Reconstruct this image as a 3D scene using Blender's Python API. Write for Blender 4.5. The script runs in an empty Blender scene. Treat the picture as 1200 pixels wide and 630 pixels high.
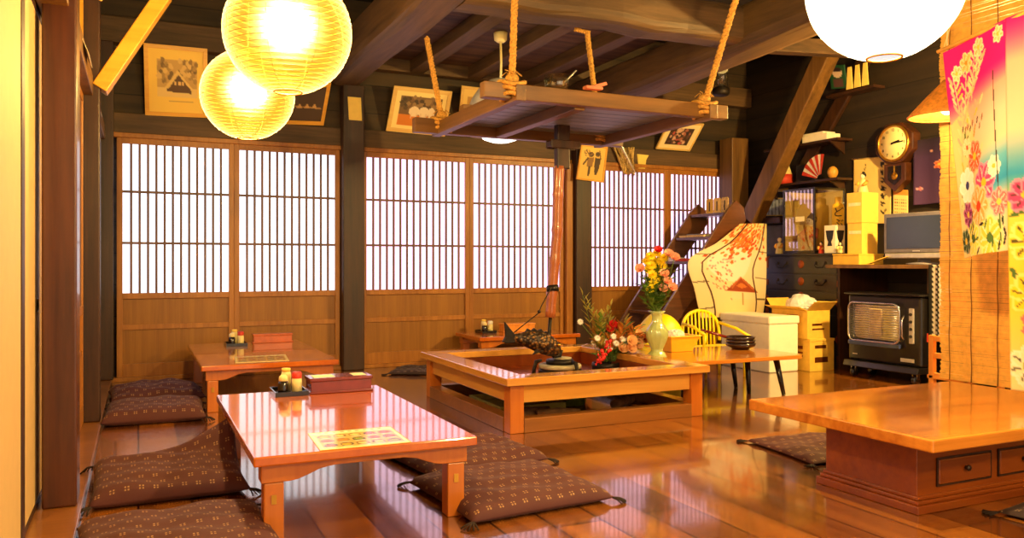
import bpy, bmesh, math, random
import numpy as np
from mathutils import Vector, Matrix

random.seed(7)
RNG = np.random.RandomState(11)
SC = bpy.context.scene
COL = SC.collection
PI = math.pi

# ------------------------------------------------------------------ camera
F_PX, YAW, EYE = 945.0, 24.867, 1.0
cam_d = bpy.data.cameras.new('camera')
cam = bpy.data.objects.new('camera', cam_d)
COL.objects.link(cam)
cam.location = (0, 0, EYE)
cam.rotation_euler = (PI / 2, 0, -math.radians(YAW))
cam_d.sensor_fit = 'HORIZONTAL'
cam_d.sensor_width = 36.0
cam_d.lens = 36.0 * F_PX / 1200.0
cam_d.shift_y = -7.0 / 1200.0
cam_d.clip_start = 0.02
SC.camera = cam

# ------------------------------------------------------------------ exposure, world
SC.view_settings.view_transform = 'Standard'
SC.view_settings.look = 'None'
SC.view_settings.gamma = 1.0
SC.view_settings.use_curve_mapping = False
SC.view_settings.exposure = 0.45
W = bpy.data.worlds.new('world')
SC.world = W
W.use_nodes = True
WORLD_STRENGTH = 1.0
W.node_tree.nodes['Background'].inputs[0].default_value = (1.0, 0.82, 0.58, 1)
W.node_tree.nodes['Background'].inputs[1].default_value = WORLD_STRENGTH
PAPER_LIGHT = 1.12          # daylight behind the shoji paper
LANTERN_WATT = 150.0        # bulb in each paper lantern
BULB_COL = (1.0, 0.81, 0.46)

# ------------------------------------------------------------------ pixel -> place helpers (measured on the photo)
_c, _s = math.cos(math.radians(YAW)), math.sin(math.radians(YAW))
def ray(px, py):
    u, v = (px - 600.0) / F_PX, (308.0 - py) / F_PX
    return Vector((_s + u * _c, _c - u * _s, v))
def on_z(px, py, z=0.0):
    r = ray(px, py); t = (z - EYE) / r.z
    return Vector((r.x * t, r.y * t, z))
def on_y(px, py, y):
    r = ray(px, py); t = y / r.y
    return Vector((r.x * t, y, EYE + r.z * t))
def on_x(px, py, x):
    r = ray(px, py); t = x / r.x
    return Vector((x, r.y * t, EYE + r.z * t))

# ------------------------------------------------------------------ colours and materials
def lin(c):
    return tuple(((v / 255.0) / 12.92 if v <= 10 else ((v / 255.0 + 0.055) / 1.055) ** 2.4) for v in c)
def lin4(c):
    return lin(c) + (1.0,)
MATS = {}
def new_mat(name):
    m = bpy.data.materials.new(name); m.use_nodes = True
    MATS[name] = m
    return m, m.node_tree.nodes, m.node_tree.links, m.node_tree.nodes['Principled BSDF']
def plain(name, rgb, rough=0.5, metal=0.0, coat=0.0, var=0.12, scale=18.0, emit=None, trans=0.0, bump=0.0, alpha=1.0):
    m, N, L, b = new_mat(name)
    tc = N.new('ShaderNodeTexCoord'); no = N.new('ShaderNodeTexNoise')
    no.inputs['Scale'].default_value = scale; no.inputs['Detail'].default_value = 3
    L.new(tc.outputs['Object'], no.inputs['Vector'])
    r = N.new('ShaderNodeValToRGB')
    c = lin(rgb)
    r.color_ramp.elements[0].position = 0.3; r.color_ramp.elements[1].position = 0.7
    r.color_ramp.elements[0].color = tuple(v * (1 - var) for v in c) + (1,)
    r.color_ramp.elements[1].color = tuple(min(1, v * (1 + var)) for v in c) + (1,)
    L.new(no.outputs['Fac'], r.inputs[0]); L.new(r.outputs[0], b.inputs['Base Color'])
    b.inputs['Roughness'].default_value = rough; b.inputs['Metallic'].default_value = metal
    b.inputs['Coat Weight'].default_value = coat; b.inputs['Coat Roughness'].default_value = 0.08
    b.inputs['Transmission Weight'].default_value = trans
    b.inputs['Alpha'].default_value = alpha
    if emit:
        b.inputs['Emission Color'].default_value = lin4(rgb); b.inputs['Emission Strength'].default_value = emit
    if bump:
        bp = N.new('ShaderNodeBump'); bp.inputs['Strength'].default_value = bump; bp.inputs['Distance'].default_value = 0.01
        L.new(no.outputs['Fac'], bp.inputs['Height']); L.new(bp.outputs[0], b.inputs['Normal'])
    return m
def wood(name, c1, c2, axis='X', scale=9.0, rough=0.45, coat=0.0, bump=0.15, stretch=0.07, coat_rough=0.08):
    m, N, L, b = new_mat(name)
    tc = N.new('ShaderNodeTexCoord'); mp = N.new('ShaderNodeMapping')
    s = [1.0, 1.0, 1.0]; s['XYZ'.index(axis)] = stretch
    mp.inputs['Scale'].default_value = s
    L.new(tc.outputs['Object'], mp.inputs['Vector'])
    no = N.new('ShaderNodeTexNoise'); no.inputs['Scale'].default_value = scale
    no.inputs['Detail'].default_value = 7; no.inputs['Roughness'].default_value = 0.62; no.inputs['Distortion'].default_value = 0.7
    L.new(mp.outputs[0], no.inputs['Vector'])
    fi = N.new('ShaderNodeTexNoise'); fi.inputs['Scale'].default_value = scale * 7; fi.inputs['Detail'].default_value = 4
    L.new(mp.outputs[0], fi.inputs['Vector'])
    mx = N.new('ShaderNodeMath'); mx.operation = 'MULTIPLY_ADD'; mx.inputs[1].default_value = 0.35
    L.new(fi.outputs['Fac'], mx.inputs[0]); L.new(no.outputs['Fac'], mx.inputs[2])
    r = N.new('ShaderNodeValToRGB')
    r.color_ramp.elements[0].position = 0.42; r.color_ramp.elements[1].position = 0.86
    r.color_ramp.elements[0].color = lin4(c1); r.color_ramp.elements[1].color = lin4(c2)
    L.new(mx.outputs[0], r.inputs[0]); L.new(r.outputs[0], b.inputs['Base Color'])
    b.inputs['Roughness'].default_value = rough
    b.inputs['Coat Weight'].default_value = coat; b.inputs['Coat Roughness'].default_value = coat_rough
    bp = N.new('ShaderNodeBump'); bp.inputs['Strength'].default_value = bump; bp.inputs['Distance'].default_value = 0.004
    L.new(mx.outputs[0], bp.inputs['Height']); L.new(bp.outputs[0], b.inputs['Normal'])
    return m
def floor_material():
    m, N, L, b = new_mat('floor_boards')
    tc = N.new('ShaderNodeTexCoord'); mp = N.new('ShaderNodeMapping')
    mp.inputs['Rotation'].default_value = (0, 0, PI / 2)
    L.new(tc.outputs['Object'], mp.inputs['Vector'])
    br = N.new('ShaderNodeTexBrick')
    br.inputs['Scale'].default_value = 1.0; br.inputs['Brick Width'].default_value = 2.7; br.inputs['Row Height'].default_value = 0.205
    br.inputs['Mortar Size'].default_value = 0.005; br.inputs['Mortar Smooth'].default_value = 0.2; br.offset = 0.37
    br.inputs['Color1'].default_value = lin4((172, 104, 38)); br.inputs['Color2'].default_value = lin4((92, 46, 15))
    br.inputs['Mortar'].default_value = lin4((14, 6, 3))
    L.new(mp.outputs[0], br.inputs['Vector'])
    m2 = N.new('ShaderNodeMapping'); m2.inputs['Scale'].default_value = (1, 0.06, 1)
    L.new(tc.outputs['Object'], m2.inputs['Vector'])
    no = N.new('ShaderNodeTexNoise'); no.inputs['Scale'].default_value = 14; no.inputs['Detail'].default_value = 6; no.inputs['Distortion'].default_value = 0.5
    L.new(m2.outputs[0], no.inputs['Vector'])
    rr = N.new('ShaderNodeValToRGB'); rr.color_ramp.elements[0].position = 0.3; rr.color_ramp.elements[1].position = 0.75
    rr.color_ramp.elements[0].color = (0.55, 0.5, 0.45, 1); rr.color_ramp.elements[1].color = (1.15, 1.1, 1.0, 1)
    L.new(no.outputs['Fac'], rr.inputs[0])
    mx = N.new('ShaderNodeMix'); mx.data_type = 'RGBA'; mx.blend_type = 'MULTIPLY'; mx.inputs[0].default_value = 1.0
    L.new(br.outputs['Color'], mx.inputs[6]); L.new(rr.outputs[0], mx.inputs[7])
    L.new(mx.outputs[2], b.inputs['Base Color'])
    n3 = N.new('ShaderNodeTexNoise'); n3.inputs['Scale'].default_value = 1.7; n3.inputs['Detail'].default_value = 4
    L.new(tc.outputs['Object'], n3.inputs['Vector'])
    mr = N.new('ShaderNodeMapRange'); mr.inputs[3].default_value = 0.18; mr.inputs[4].default_value = 0.30
    L.new(n3.outputs['Fac'], mr.inputs[0]); L.new(mr.outputs[0], b.inputs['Roughness'])
    b.inputs['IOR'].default_value = 1.75
    b.inputs['Coat Weight'].default_value = 0.9; b.inputs['Coat Roughness'].default_value = 0.07
    bp = N.new('ShaderNodeBump'); bp.inputs['Strength'].default_value = 0.12; bp.inputs['Distance'].default_value = 0.003
    inv = N.new('ShaderNodeMath'); inv.operation = 'SUBTRACT'; inv.inputs[0].default_value = 1.0
    L.new(br.outputs['Fac'], inv.inputs[1])
    ad = N.new('ShaderNodeMath'); ad.operation = 'MULTIPLY_ADD'; ad.inputs[1].default_value = 0.25
    L.new(no.outputs['Fac'], ad.inputs[0]); L.new(inv.outputs[0], ad.inputs[2])
    L.new(ad.outputs[0], bp.inputs['Height']); L.new(bp.outputs[0], b.inputs['Normal'])
    return m
def plank_wall(name, c1, c2, axis='X', across='Z', width=0.24, rough=0.7):
    """dark boards running along axis with seams across"""
    m, N, L, b = new_mat(name)
    tc = N.new('ShaderNodeTexCoord'); sp = N.new('ShaderNodeSeparateXYZ')
    L.new(tc.outputs['Object'], sp.inputs[0])
    dv = N.new('ShaderNodeMath'); dv.operation = 'DIVIDE'; dv.inputs[1].default_value = width
    L.new(sp.outputs['XYZ'.index(across)], dv.inputs[0])
    fr = N.new('ShaderNodeMath'); fr.operation = 'FRACT'; L.new(dv.outputs[0], fr.inputs[0])
    lt = N.new('ShaderNodeMath'); lt.operation = 'GREATER_THAN'; lt.inputs[1].default_value = 0.035; L.new(fr.outputs[0], lt.inputs[0])
    mp = N.new('ShaderNodeMapping'); s = [1.0, 1.0, 1.0]; s['XYZ'.index(axis)] = 0.07; mp.inputs['Scale'].default_value = s
    L.new(tc.outputs['Object'], mp.inputs['Vector'])
    no = N.new('ShaderNodeTexNoise'); no.inputs['Scale'].default_value = 11; no.inputs['Detail'].default_value = 7
    L.new(mp.outputs[0], no.inputs['Vector'])
    r = N.new('ShaderNodeValToRGB'); r.color_ramp.elements[0].position = 0.32; r.color_ramp.elements[1].position = 0.78
    r.color_ramp.elements[0].color = lin4(c1); r.color_ramp.elements[1].color = lin4(c2)
    L.new(no.outputs['Fac'], r.inputs[0])
    mx = N.new('ShaderNodeMix'); mx.data_type = 'RGBA'; mx.blend_type = 'MULTIPLY'; mx.inputs[0].default_value = 0.85
    L.new(r.outputs[0], mx.inputs[6]); L.new(lt.outputs[0], mx.inputs[7])
    L.new(mx.outputs[2], b.inputs['Base Color']); b.inputs['Roughness'].default_value = rough
    bp = N.new('ShaderNodeBump'); bp.inputs['Strength'].default_value = 0.3; bp.inputs['Distance'].default_value = 0.006
    L.new(lt.outputs[0], bp.inputs['Height']); L.new(bp.outputs[0], b.inputs['Normal'])
    return m
def zabuton_material(name, ground, mark, pitch=0.075):
    m, N, L, b = new_mat(name)
    uv = N.new('ShaderNodeUVMap'); uv.uv_map = 'cloth'
    sp = N.new('ShaderNodeSeparateXYZ'); L.new(uv.outputs[0], sp.inputs[0])
    def M(op, a, bb=None, c=None):
        n = N.new('ShaderNodeMath'); n.operation = op
        for i, x in enumerate((a, bb, c)):
            if x is None: continue
            if isinstance(x, (int, float)): n.inputs[i].default_value = x
            else: L.new(x, n.inputs[i])
        return n.outputs[0]
    u = M('DIVIDE', sp.outputs[0], pitch); v = M('DIVIDE', sp.outputs[1], pitch * 0.9)
    row = M('FLOOR', v)
    u = M('ADD', u, M('MULTIPLY', row, 0.5))
    fu = M('ABSOLUTE', M('SUBTRACT', M('FRACT', u), 0.5)); fv = M('ABSOLUTE', M('SUBTRACT', M('FRACT', v), 0.5))
    box = M('MULTIPLY', M('LESS_THAN', fu, 0.17), M('LESS_THAN', fv, 0.17))
    gap = M('MULTIPLY', M('GREATER_THAN', fu, 0.05), M('GREATER_THAN', fv, 0.05))
    fac = M('MULTIPLY', box, gap)
    no = N.new('ShaderNodeTexNoise'); no.inputs['Scale'].default_value = 60; no.inputs['Detail'].default_value = 3
    L.new(uv.outputs[0], no.inputs['Vector'])
    fac = M('MULTIPLY', fac, M('MULTIPLY_ADD', no.outputs['Fac'], 0.9, 0.2))
    mx = N.new('ShaderNodeMix'); mx.data_type = 'RGBA'
    L.new(fac, mx.inputs[0]); mx.inputs[6].default_value = lin4(ground); mx.inputs[7].default_value = lin4(mark)
    L.new(mx.outputs[2], b.inputs['Base Color']); b.inputs['Roughness'].default_value = 0.8
    b.inputs['Sheen Weight'].default_value = 0.04
    wv = N.new('ShaderNodeTexNoise'); wv.inputs['Scale'].default_value = 220
    L.new(uv.outputs[0], wv.inputs['Vector'])
    bp = N.new('ShaderNodeBump'); bp.inputs['Strength'].default_value = 0.15; bp.inputs['Distance'].default_value = 0.002
    L.new(wv.outputs['Fac'], bp.inputs['Height']); L.new(bp.outputs[0], b.inputs['Normal'])
    return m
def paint_material(name, rough=0.6, trans=0.0, emit=0.0):
    m, N, L, b = new_mat(name)
    at = N.new('ShaderNodeAttribute'); at.attribute_name = 'paint'
    L.new(at.outputs['Color'], b.inputs['Base Color']); b.inputs['Roughness'].default_value = rough
    if emit:
        L.new(at.outputs['Color'], b.inputs['Emission Color']); b.inputs['Emission Strength'].default_value = emit
    if trans:
        out = N['Material Output']; tl = N.new('ShaderNodeBsdfTranslucent'); mx = N.new('ShaderNodeMixShader')
        L.new(at.outputs['Color'], tl.inputs['Color']); mx.inputs[0].default_value = trans
        L.new(b.outputs[0], mx.inputs[1]); L.new(tl.outputs[0], mx.inputs[2]); L.new(mx.outputs[0], out.inputs[0])
    return m
def glass_material(name, tint=(1, 1, 1), rough=0.02, clear=0.88):
    """thin pane: mostly clear, some mirror reflection"""
    m, N, L, b = new_mat(name)
    out = N['Material Output']; tr = N.new('ShaderNodeBsdfTransparent'); gl = N.new('ShaderNodeBsdfGlossy'); mx = N.new('ShaderNodeMixShader')
    tr.inputs[0].default_value = tint + (1,); gl.inputs['Roughness'].default_value = rough
    mx.inputs[0].default_value = 1 - clear
    L.new(tr.outputs[0], mx.inputs[1]); L.new(gl.outputs[0], mx.inputs[2]); L.new(mx.outputs[0], out.inputs[0])
    return m
def emit_material(name, rgb, strength):
    m, N, L, b = new_mat(name)
    b.inputs['Base Color'].default_value = lin4(rgb)
    b.inputs['Emission Color'].default_value = lin4(rgb); b.inputs['Emission Strength'].default_value = strength
    b.inputs['Roughness'].default_value = 0.6
    return m
def shoji_paper(name, rgb, strength):
    m, N, L, b = new_mat(name)
    tc = N.new('ShaderNodeTexCoord'); no = N.new('ShaderNodeTexNoise'); no.inputs['Scale'].default_value = 30; no.inputs['Detail'].default_value = 5
    L.new(tc.outputs['Object'], no.inputs['Vector'])
    r = N.new('ShaderNodeValToRGB'); c = lin(rgb)
    r.color_ramp.elements[0].color = tuple(v * 0.96 for v in c) + (1,); r.color_ramp.elements[1].color = c + (1,)
    L.new(no.outputs['Fac'], r.inputs[0])
    L.new(r.outputs[0], b.inputs['Base Color']); L.new(r.outputs[0], b.inputs['Emission Color'])
    b.inputs['Emission Strength'].default_value = strength; b.inputs['Roughness'].default_value = 0.8
    return m
def lantern_paper(name, emit_rgb, emit, thru_rgb, clear=0.45, scatter=0.07):
    """washi: part of the light passes straight, a little is scattered forward, the fibres glow"""
    m, N, L, b = new_mat(name)
    out = N['Material Output']
    tr = N.new('ShaderNodeBsdfTransparent'); tr.inputs[0].default_value = tuple(v * clear for v in thru_rgb) + (1,)
    rf = N.new('ShaderNodeBsdfRefraction'); rf.inputs['Color'].default_value = tuple(v * scatter for v in thru_rgb) + (1,); rf.inputs['Roughness'].default_value = 0.75; rf.inputs['IOR'].default_value = 1.25
    em = N.new('ShaderNodeEmission'); em.inputs[0].default_value = emit_rgb + (1,); em.inputs[1].default_value = emit
    a1 = N.new('ShaderNodeAddShader'); a2 = N.new('ShaderNodeAddShader')
    L.new(tr.outputs[0], a1.inputs[0]); L.new(rf.outputs[0], a1.inputs[1])
    L.new(a1.outputs[0], a2.inputs[0]); L.new(em.outputs[0], a2.inputs[1]); L.new(a2.outputs[0], out.inputs[0])
    return m

# ------------------------------------------------------------------ object helpers
ORG = {}
def tag(o, label, cat, group=None, kind=None):
    o['label'] = label; o['category'] = cat
    if group: o['group'] = group
    if kind: o['kind'] = kind
    return o
def thing(name, label, cat, loc, group=None):
    o = bpy.data.objects.new(name, None); COL.objects.link(o)
    o.empty_display_size = 0.05
    o.location = loc; ORG[o.name] = Vector(loc)
    return tag(o, label, cat, group)
class MB:
    """collects shapes in world coordinates; build() links them as one mesh object"""
    def __init__(self): self.bm = bmesh.new(); self.mi = 0
    def _faces(self, vs, faces):
        out = []
        bv = [self.bm.verts.new(v) for v in vs]
        for f in faces:
            try:
                fc = self.bm.faces.new([bv[i] for i in f]); fc.material_index = self.mi; out.append(fc)
            except ValueError: pass
        return bv
    def box(self, x0, y0, z0, x1, y1, z1):
        x0, x1 = sorted((x0, x1)); y0, y1 = sorted((y0, y1)); z0, z1 = sorted((z0, z1))
        v = [(x, y, z) for z in (z0, z1) for y in (y0, y1) for x in (x0, x1)]
        self._faces(v, [(0, 2, 3, 1), (4, 5, 7, 6), (0, 1, 5, 4), (2, 6, 7, 3), (0, 4, 6, 2), (1, 3, 7, 5)]); return self
    def bar(self, p, q, w, h, up=(0, 0, 1)):
        p, q = Vector(p), Vector(q); d = (q - p).normalized(); up = Vector(up)
        s = d.cross(up)
        if s.length < 1e-5: s = d.cross(Vector((0, 1, 0)))
        s.normalize(); u = s.cross(d).normalized()
        v = []
        for c in (p, q):
            for (a, b) in ((-1, -1), (1, -1), (1, 1), (-1, 1)):
                v.append(c + s * a * w / 2 + u * b * h / 2)
        self._faces(v, [(0, 1, 2, 3), (7, 6, 5, 4), (0, 4, 5, 1), (1, 5, 6, 2), (2, 6, 7, 3), (3, 7, 4, 0)]); return self
    def tube(self, pts, rad, seg=8, cap=True, squash=1.0):
        pts = [Vector(p) for p in pts]; n = len(pts)
        rads = rad if isinstance(rad, (list, tuple)) else [rad] * n
        rings = []; prev = None
        for i, p in enumerate(pts):
            d = (pts[min(i + 1, n - 1)] - pts[max(i - 1, 0)])
            if d.length < 1e-9: d = Vector((0, 0, 1))
            d.normalize()
            a = prev if prev is not None else (Vector((0, 0, 1)) if abs(d.z) < 0.9 else Vector((1, 0, 0)))
            s = (a - d * a.dot(d))
            if s.length < 1e-6: s = d.orthogonal()
            s.normalize(); prev = s; t = d.cross(s)
            rings.append([self.bm.verts.new(p + (s * math.cos(2 * PI * k / seg) + t * squash * math.sin(2 * PI * k / seg)) * rads[i]) for k in range(seg)])
        for i in range(n - 1):
            for k in range(seg):
                f = self.bm.faces.new((rings[i][k], rings[i][(k + 1) % seg], rings[i + 1][(k + 1) % seg], rings[i + 1][k])); f.material_index = self.mi; f.smooth = True
        if cap:
            for r in (rings[0][::-1], rings[-1]):
                try:
                    f = self.bm.faces.new(r); f.material_index = self.mi
                except ValueError: pass
        return self
    def lathe(self, prof, c=(0, 0, 0), seg=24, axis='Z', cap=True, fn=None):
        c = Vector(c); rings = []
        for (r, z) in prof:
            ring = []
            for k in range(seg):
                a = 2 * PI * k / seg; rr = r * (fn(a, z) if fn else 1.0)
                o = (rr * math.cos(a), rr * math.sin(a), z)
                if axis == 'X': o = (o[2], o[0], o[1])
                elif axis == 'Y': o = (o[0], o[2], o[1])
                ring.append(self.bm.verts.new(c + Vector(o)))
            rings.append(ring)
        for i in range(len(rings) - 1):
            for k in range(seg):
                f = self.bm.faces.new((rings[i][k], rings[i][(k + 1) % seg], rings[i + 1][(k + 1) % seg], rings[i + 1][k])); f.material_index = self.mi; f.smooth = True
        if cap:
            for r in (rings[0][::-1], rings[-1]):
                try:
                    f = self.bm.faces.new(r); f.material_index = self.mi
                except ValueError: pass
        return self
    def ball(self, c, r, seg=12, rings=8):
        rx, ry, rz = (r, r, r) if isinstance(r, (int, float)) else r
        c = Vector(c); top = self.bm.verts.new(c + Vector((0, 0, rz))); bot = self.bm.verts.new(c - Vector((0, 0, rz)))
        R = []
        for i in range(1, rings):
            t = PI * i / rings
            R.append([self.bm.verts.new(c + Vector((rx * math.sin(t) * math.cos(2 * PI * k / seg), ry * math.sin(t) * math.sin(2 * PI * k / seg), rz * math.cos(t)))) for k in range(seg)])
        fs = []
        for k in range(seg):
            fs.append((top, R[0][k], R[0][(k + 1) % seg])); fs.append((bot, R[-1][(k + 1) % seg], R[-1][k]))
            for i in range(len(R) - 1): fs.append((R[i][k], R[i + 1][k], R[i + 1][(k + 1) % seg], R[i][(k + 1) % seg]))
        for f in fs:
            g = self.bm.faces.new(f); g.material_index = self.mi; g.smooth = True
        return self
    def prism(self, poly, o, eu, ev, depth):
        """polygon in the (eu, ev) frame at o, extruded by vector depth"""
        o, eu, ev, depth = Vector(o), Vector(eu), Vector(ev), Vector(depth)
        a = [o + eu * x + ev * y for x, y in poly]; n = len(a)
        self._faces(a + [p + depth for p in a], [tuple(range(n))[::-1], tuple(range(n, 2 * n))] + [(i, (i + 1) % n, n + (i + 1) % n, n + i) for i in range(n)])
        return self
    def grid(self, fn, nu, nv, smooth=True):
        vs = [[self.bm.verts.new(fn(i / (nu - 1), j / (nv - 1))) for i in range(nu)] for j in range(nv)]
        for j in range(nv - 1):
            for i in range(nu - 1):
                f = self.bm.faces.new((vs[j][i], vs[j][i + 1], vs[j + 1][i + 1], vs[j + 1][i])); f.material_index = self.mi; f.smooth = smooth
        return self
    def quad(self, a, b, c, d):
        self._faces([Vector(a), Vector(b), Vector(c), Vector(d)], [(0, 1, 2, 3)]); return self
    def build(self, name, mats, parent=None, bevel=0.0, loc=None, solid=0.0, subsurf=0, recalc=True):
        if recalc: bmesh.ops.recalc_face_normals(self.bm, faces=self.bm.faces[:])
        if parent is not None: org = ORG[parent.name]
        elif loc is not None: org = Vector(loc)
        else:
            zs = [v.co for v in self.bm.verts]
            org = Vector((sum(v.x for v in zs) / len(zs), sum(v.y for v in zs) / len(zs), min(v.z for v in zs)))
        bmesh.ops.translate(self.bm, verts=self.bm.verts[:], vec=-org)
        me = bpy.data.meshes.new(name); self.bm.to_mesh(me); self.bm.free()
        for m in (mats if isinstance(mats, (list, tuple)) else [mats]): me.materials.append(MATS[m] if isinstance(m, str) else m)
        o = bpy.data.objects.new(name, me); COL.objects.link(o)
        if parent is not None: o.parent = parent
        else: o.location = org
        ORG[o.name] = Vector(org)
        if bevel:
            b = o.modifiers.new('bevel', 'BEVEL'); b.width = bevel; b.segments = 2; b.limit_method = 'ANGLE'; b.angle_limit = 0.6
        if solid:
            s = o.modifiers.new('solid', 'SOLIDIFY'); s.thickness = solid; s.offset = 0
        if subsurf:
            s = o.modifiers.new('subsurf', 'SUBSURF'); s.levels = subsurf; s.render_levels = subsurf
        return o
def struct(o, label=None):
    o['kind'] = 'structure'
    if label: o['label'] = label
    return o
def sthing(name, loc):
    o = bpy.data.objects.new(name, None); COL.objects.link(o); o.location = loc; ORG[o.name] = Vector(loc); o['kind'] = 'structure'; return o
def copy_tree(o, parent=None):
    c = o.copy(); COL.objects.link(c)
    if parent is not None: c.parent = parent
    for ch in [x for x in COL.objects if x.parent == o]: copy_tree(ch, c)
    return c
def place_copy(src, loc, label, rotz=0.0, group=None):
    c = copy_tree(src); c.location = loc; c.rotation_euler = (0, 0, rotz); c['label'] = label
    if group: c['group'] = group
    return c
# painted sheets: a canvas of colours carried by the vertices of a fine grid
class Canvas:
    def __init__(self, w, h, bg=(240, 230, 205)):
        self.w, self.h = w, h; self.a = np.zeros((h, w, 3)); self.a[:] = np.array(bg, float)
        self.X, self.Y = np.meshgrid((np.arange(w) + 0.5) / w, (np.arange(h) + 0.5) / h)   # y down
        self.asp = h / w
    def mask(self, m, c, al=1.0): self.a[m] = self.a[m] * (1 - al) + np.array(c, float) * al
    def rect(self, x0, y0, x1, y1, c, al=1.0): self.mask((self.X >= x0) & (self.X <= x1) & (self.Y >= y0) & (self.Y <= y1), c, al); return self
    def ell(self, x, y, rx, ry, c, rot=0.0, al=1.0):
        dx, dy = self.X - x, (self.Y - y) * self.asp
        u, v = dx * math.cos(rot) + dy * math.sin(rot), -dx * math.sin(rot) + dy * math.cos(rot)
        self.mask((u / rx) ** 2 + (v / ry) ** 2 <= 1, c, al); return self
    def line(self, x0, y0, x1, y1, w, c, al=1.0):
        ax, ay, bx, by = x0, y0 * self.asp, x1, y1 * self.asp
        px, py = self.X, self.Y * self.asp; L2 = (bx - ax) ** 2 + (by - ay) ** 2 + 1e-9
        t = np.clip(((px - ax) * (bx - ax) + (py - ay) * (by - ay)) / L2, 0, 1)
        self.mask((px - ax - t * (bx - ax)) ** 2 + (py - ay - t * (by - ay)) ** 2 <= w * w, c, al); return self
    def poly(self, pts, c, al=1.0):
        m = np.zeros_like(self.X, bool); n = len(pts)
        for i in range(n):
            (x0, y0), (x1, y1) = pts[i], pts[(i + 1) % n]
            if y0 == y1: continue
            cr = ((self.Y > y0) != (self.Y > y1)) & (self.X < (x1 - x0) * (self.Y - y0) / (y1 - y0) + x0)
            m ^= cr
        self.mask(m, c, al); return self
    def vgrad(self, stops):
        ys = [s[0] for s in stops]
        for k in range(3): self.a[..., k] = np.interp(self.Y, ys, [s[1][k] for s in stops])
        return self
    def speckle(self, x0, y0, x1, y1, n, r, cols, al=1.0, seed=1):
        rn = random.Random(seed)
        for _ in range(n): self.ell(rn.uniform(x0, x1), rn.uniform(y0, y1), rn.uniform(0.6, 1.2) * r, rn.uniform(0.6, 1.2) * r, rn.choice(cols), 0, al)
        return self
    def flower(self, x, y, r, petals, centre, n=6, rot=0.0, vein=None):
        for k in range(n):
            a = rot + 2 * PI * k / n
            self.ell(x + 0.55 * r * math.cos(a), y + 0.55 * r * math.sin(a) / self.asp, 0.52 * r, 0.40 * r, tuple(min(255, v * .6 + 104) for v in petals), a)
            self.ell(x + 0.50 * r * math.cos(a), y + 0.50 * r * math.sin(a) / self.asp, 0.44 * r, 0.29 * r, petals, a)
            if vein: self.line(x + .2 * r * math.cos(a), y + .2 * r * math.sin(a) / self.asp, x + .8 * r * math.cos(a), y + .8 * r * math.sin(a) / self.asp, r * 0.05, vein, 0.8)
        self.ell(x, y, 0.25 * r, 0.25 * r, centre); return self
def sheet(name, cv, fn, mat, parent=None, solid=0.002, loc=None):
    """fn(u, v): u left->right, v top->bottom; carries the canvas colours"""
    w, h = cv.w, cv.h
    vs = [fn(i / (w - 1), j / (h - 1)) for j in range(h) for i in range(w)]
    org = ORG[parent.name] if parent is not None else (Vector(loc) if loc is not None else sum(vs, Vector()) / len(vs))
    me = bpy.data.meshes.new(name)
    me.from_pydata([tuple(v - org) for v in vs], [], [(j * w + i, (j + 1) * w + i, (j + 1) * w + i + 1, j * w + i + 1) for j in range(h - 1) for i in range(w - 1)])
    at = me.color_attributes.new('paint', 'FLOAT_COLOR', 'POINT')
    a = np.clip(cv.a.reshape(-1, 3) / 255.0, 0, 1); a = np.where(a <= 0.04045, a / 12.92, ((a + 0.055) / 1.055) ** 2.4)
    at.data.foreach_set('color', np.concatenate([a, np.ones((len(a), 1))], 1).astype(np.float32).ravel())
    for p in me.polygons: p.use_smooth = True
    me.materials.append(MATS[mat])
    o = bpy.data.objects.new(name, me); COL.objects.link(o)
    if parent is not None: o.parent = parent
    else: o.location = org
    ORG[o.name] = Vector(org)
    if solid:
        s = o.modifiers.new('solid', 'SOLIDIFY'); s.thickness = solid; s.offset = 0
    return o
def bil(tl, tr, br, bl):
    tl, tr, br, bl = Vector(tl), Vector(tr), Vector(br), Vector(bl)
    return lambda u, v: (tl * (1 - u) + tr * u) * (1 - v) + (bl * (1 - u) + br * u) * v
def text_mesh(name, body, size, o, eu, ev, mat, parent, depth=0.001, align='CENTER'):
    cu = bpy.data.curves.new(name, 'FONT'); cu.body = body; cu.size = size; cu.align_x = align; cu.align_y = 'CENTER'; cu.extrude = depth; cu.resolution_u = 3
    t = bpy.data.objects.new(name + '_tmp', cu); COL.objects.link(t)
    dg = bpy.context.evaluated_depsgraph_get(); me = bpy.data.meshes.new_from_object(t.evaluated_get(dg))
    bpy.data.objects.remove(t); bpy.data.curves.remove(cu)
    eu, ev = Vector(eu).normalized(), Vector(ev).normalized(); en = eu.cross(ev); org = ORG[parent.name]
    for v in me.vertices:
        x, y, z = v.co; v.co = Vector(o) + eu * x + ev * y + en * z - org
    me.name = name; me.materials.clear(); me.materials.append(MATS[mat])
    ob = bpy.data.objects.new(name, me); COL.objects.link(ob); ob.parent = parent; ORG[ob.name] = org
    return ob
def rope_pts(p, q, r, turns, strand, n=40, sag=0.0):
    p, q = Vector(p), Vector(q); d = (q - p).normalized(); s = d.orthogonal().normalized(); t = d.cross(s); out = []
    for i in range(n + 1):
        k = i / n; a = 2 * PI * (k * turns + strand / 3)
        out.append(p.lerp(q, k) + (s * math.cos(a) + t * math.sin(a)) * r + Vector((0, 0, -sag * 4 * k * (1 - k))))
    return out

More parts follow.
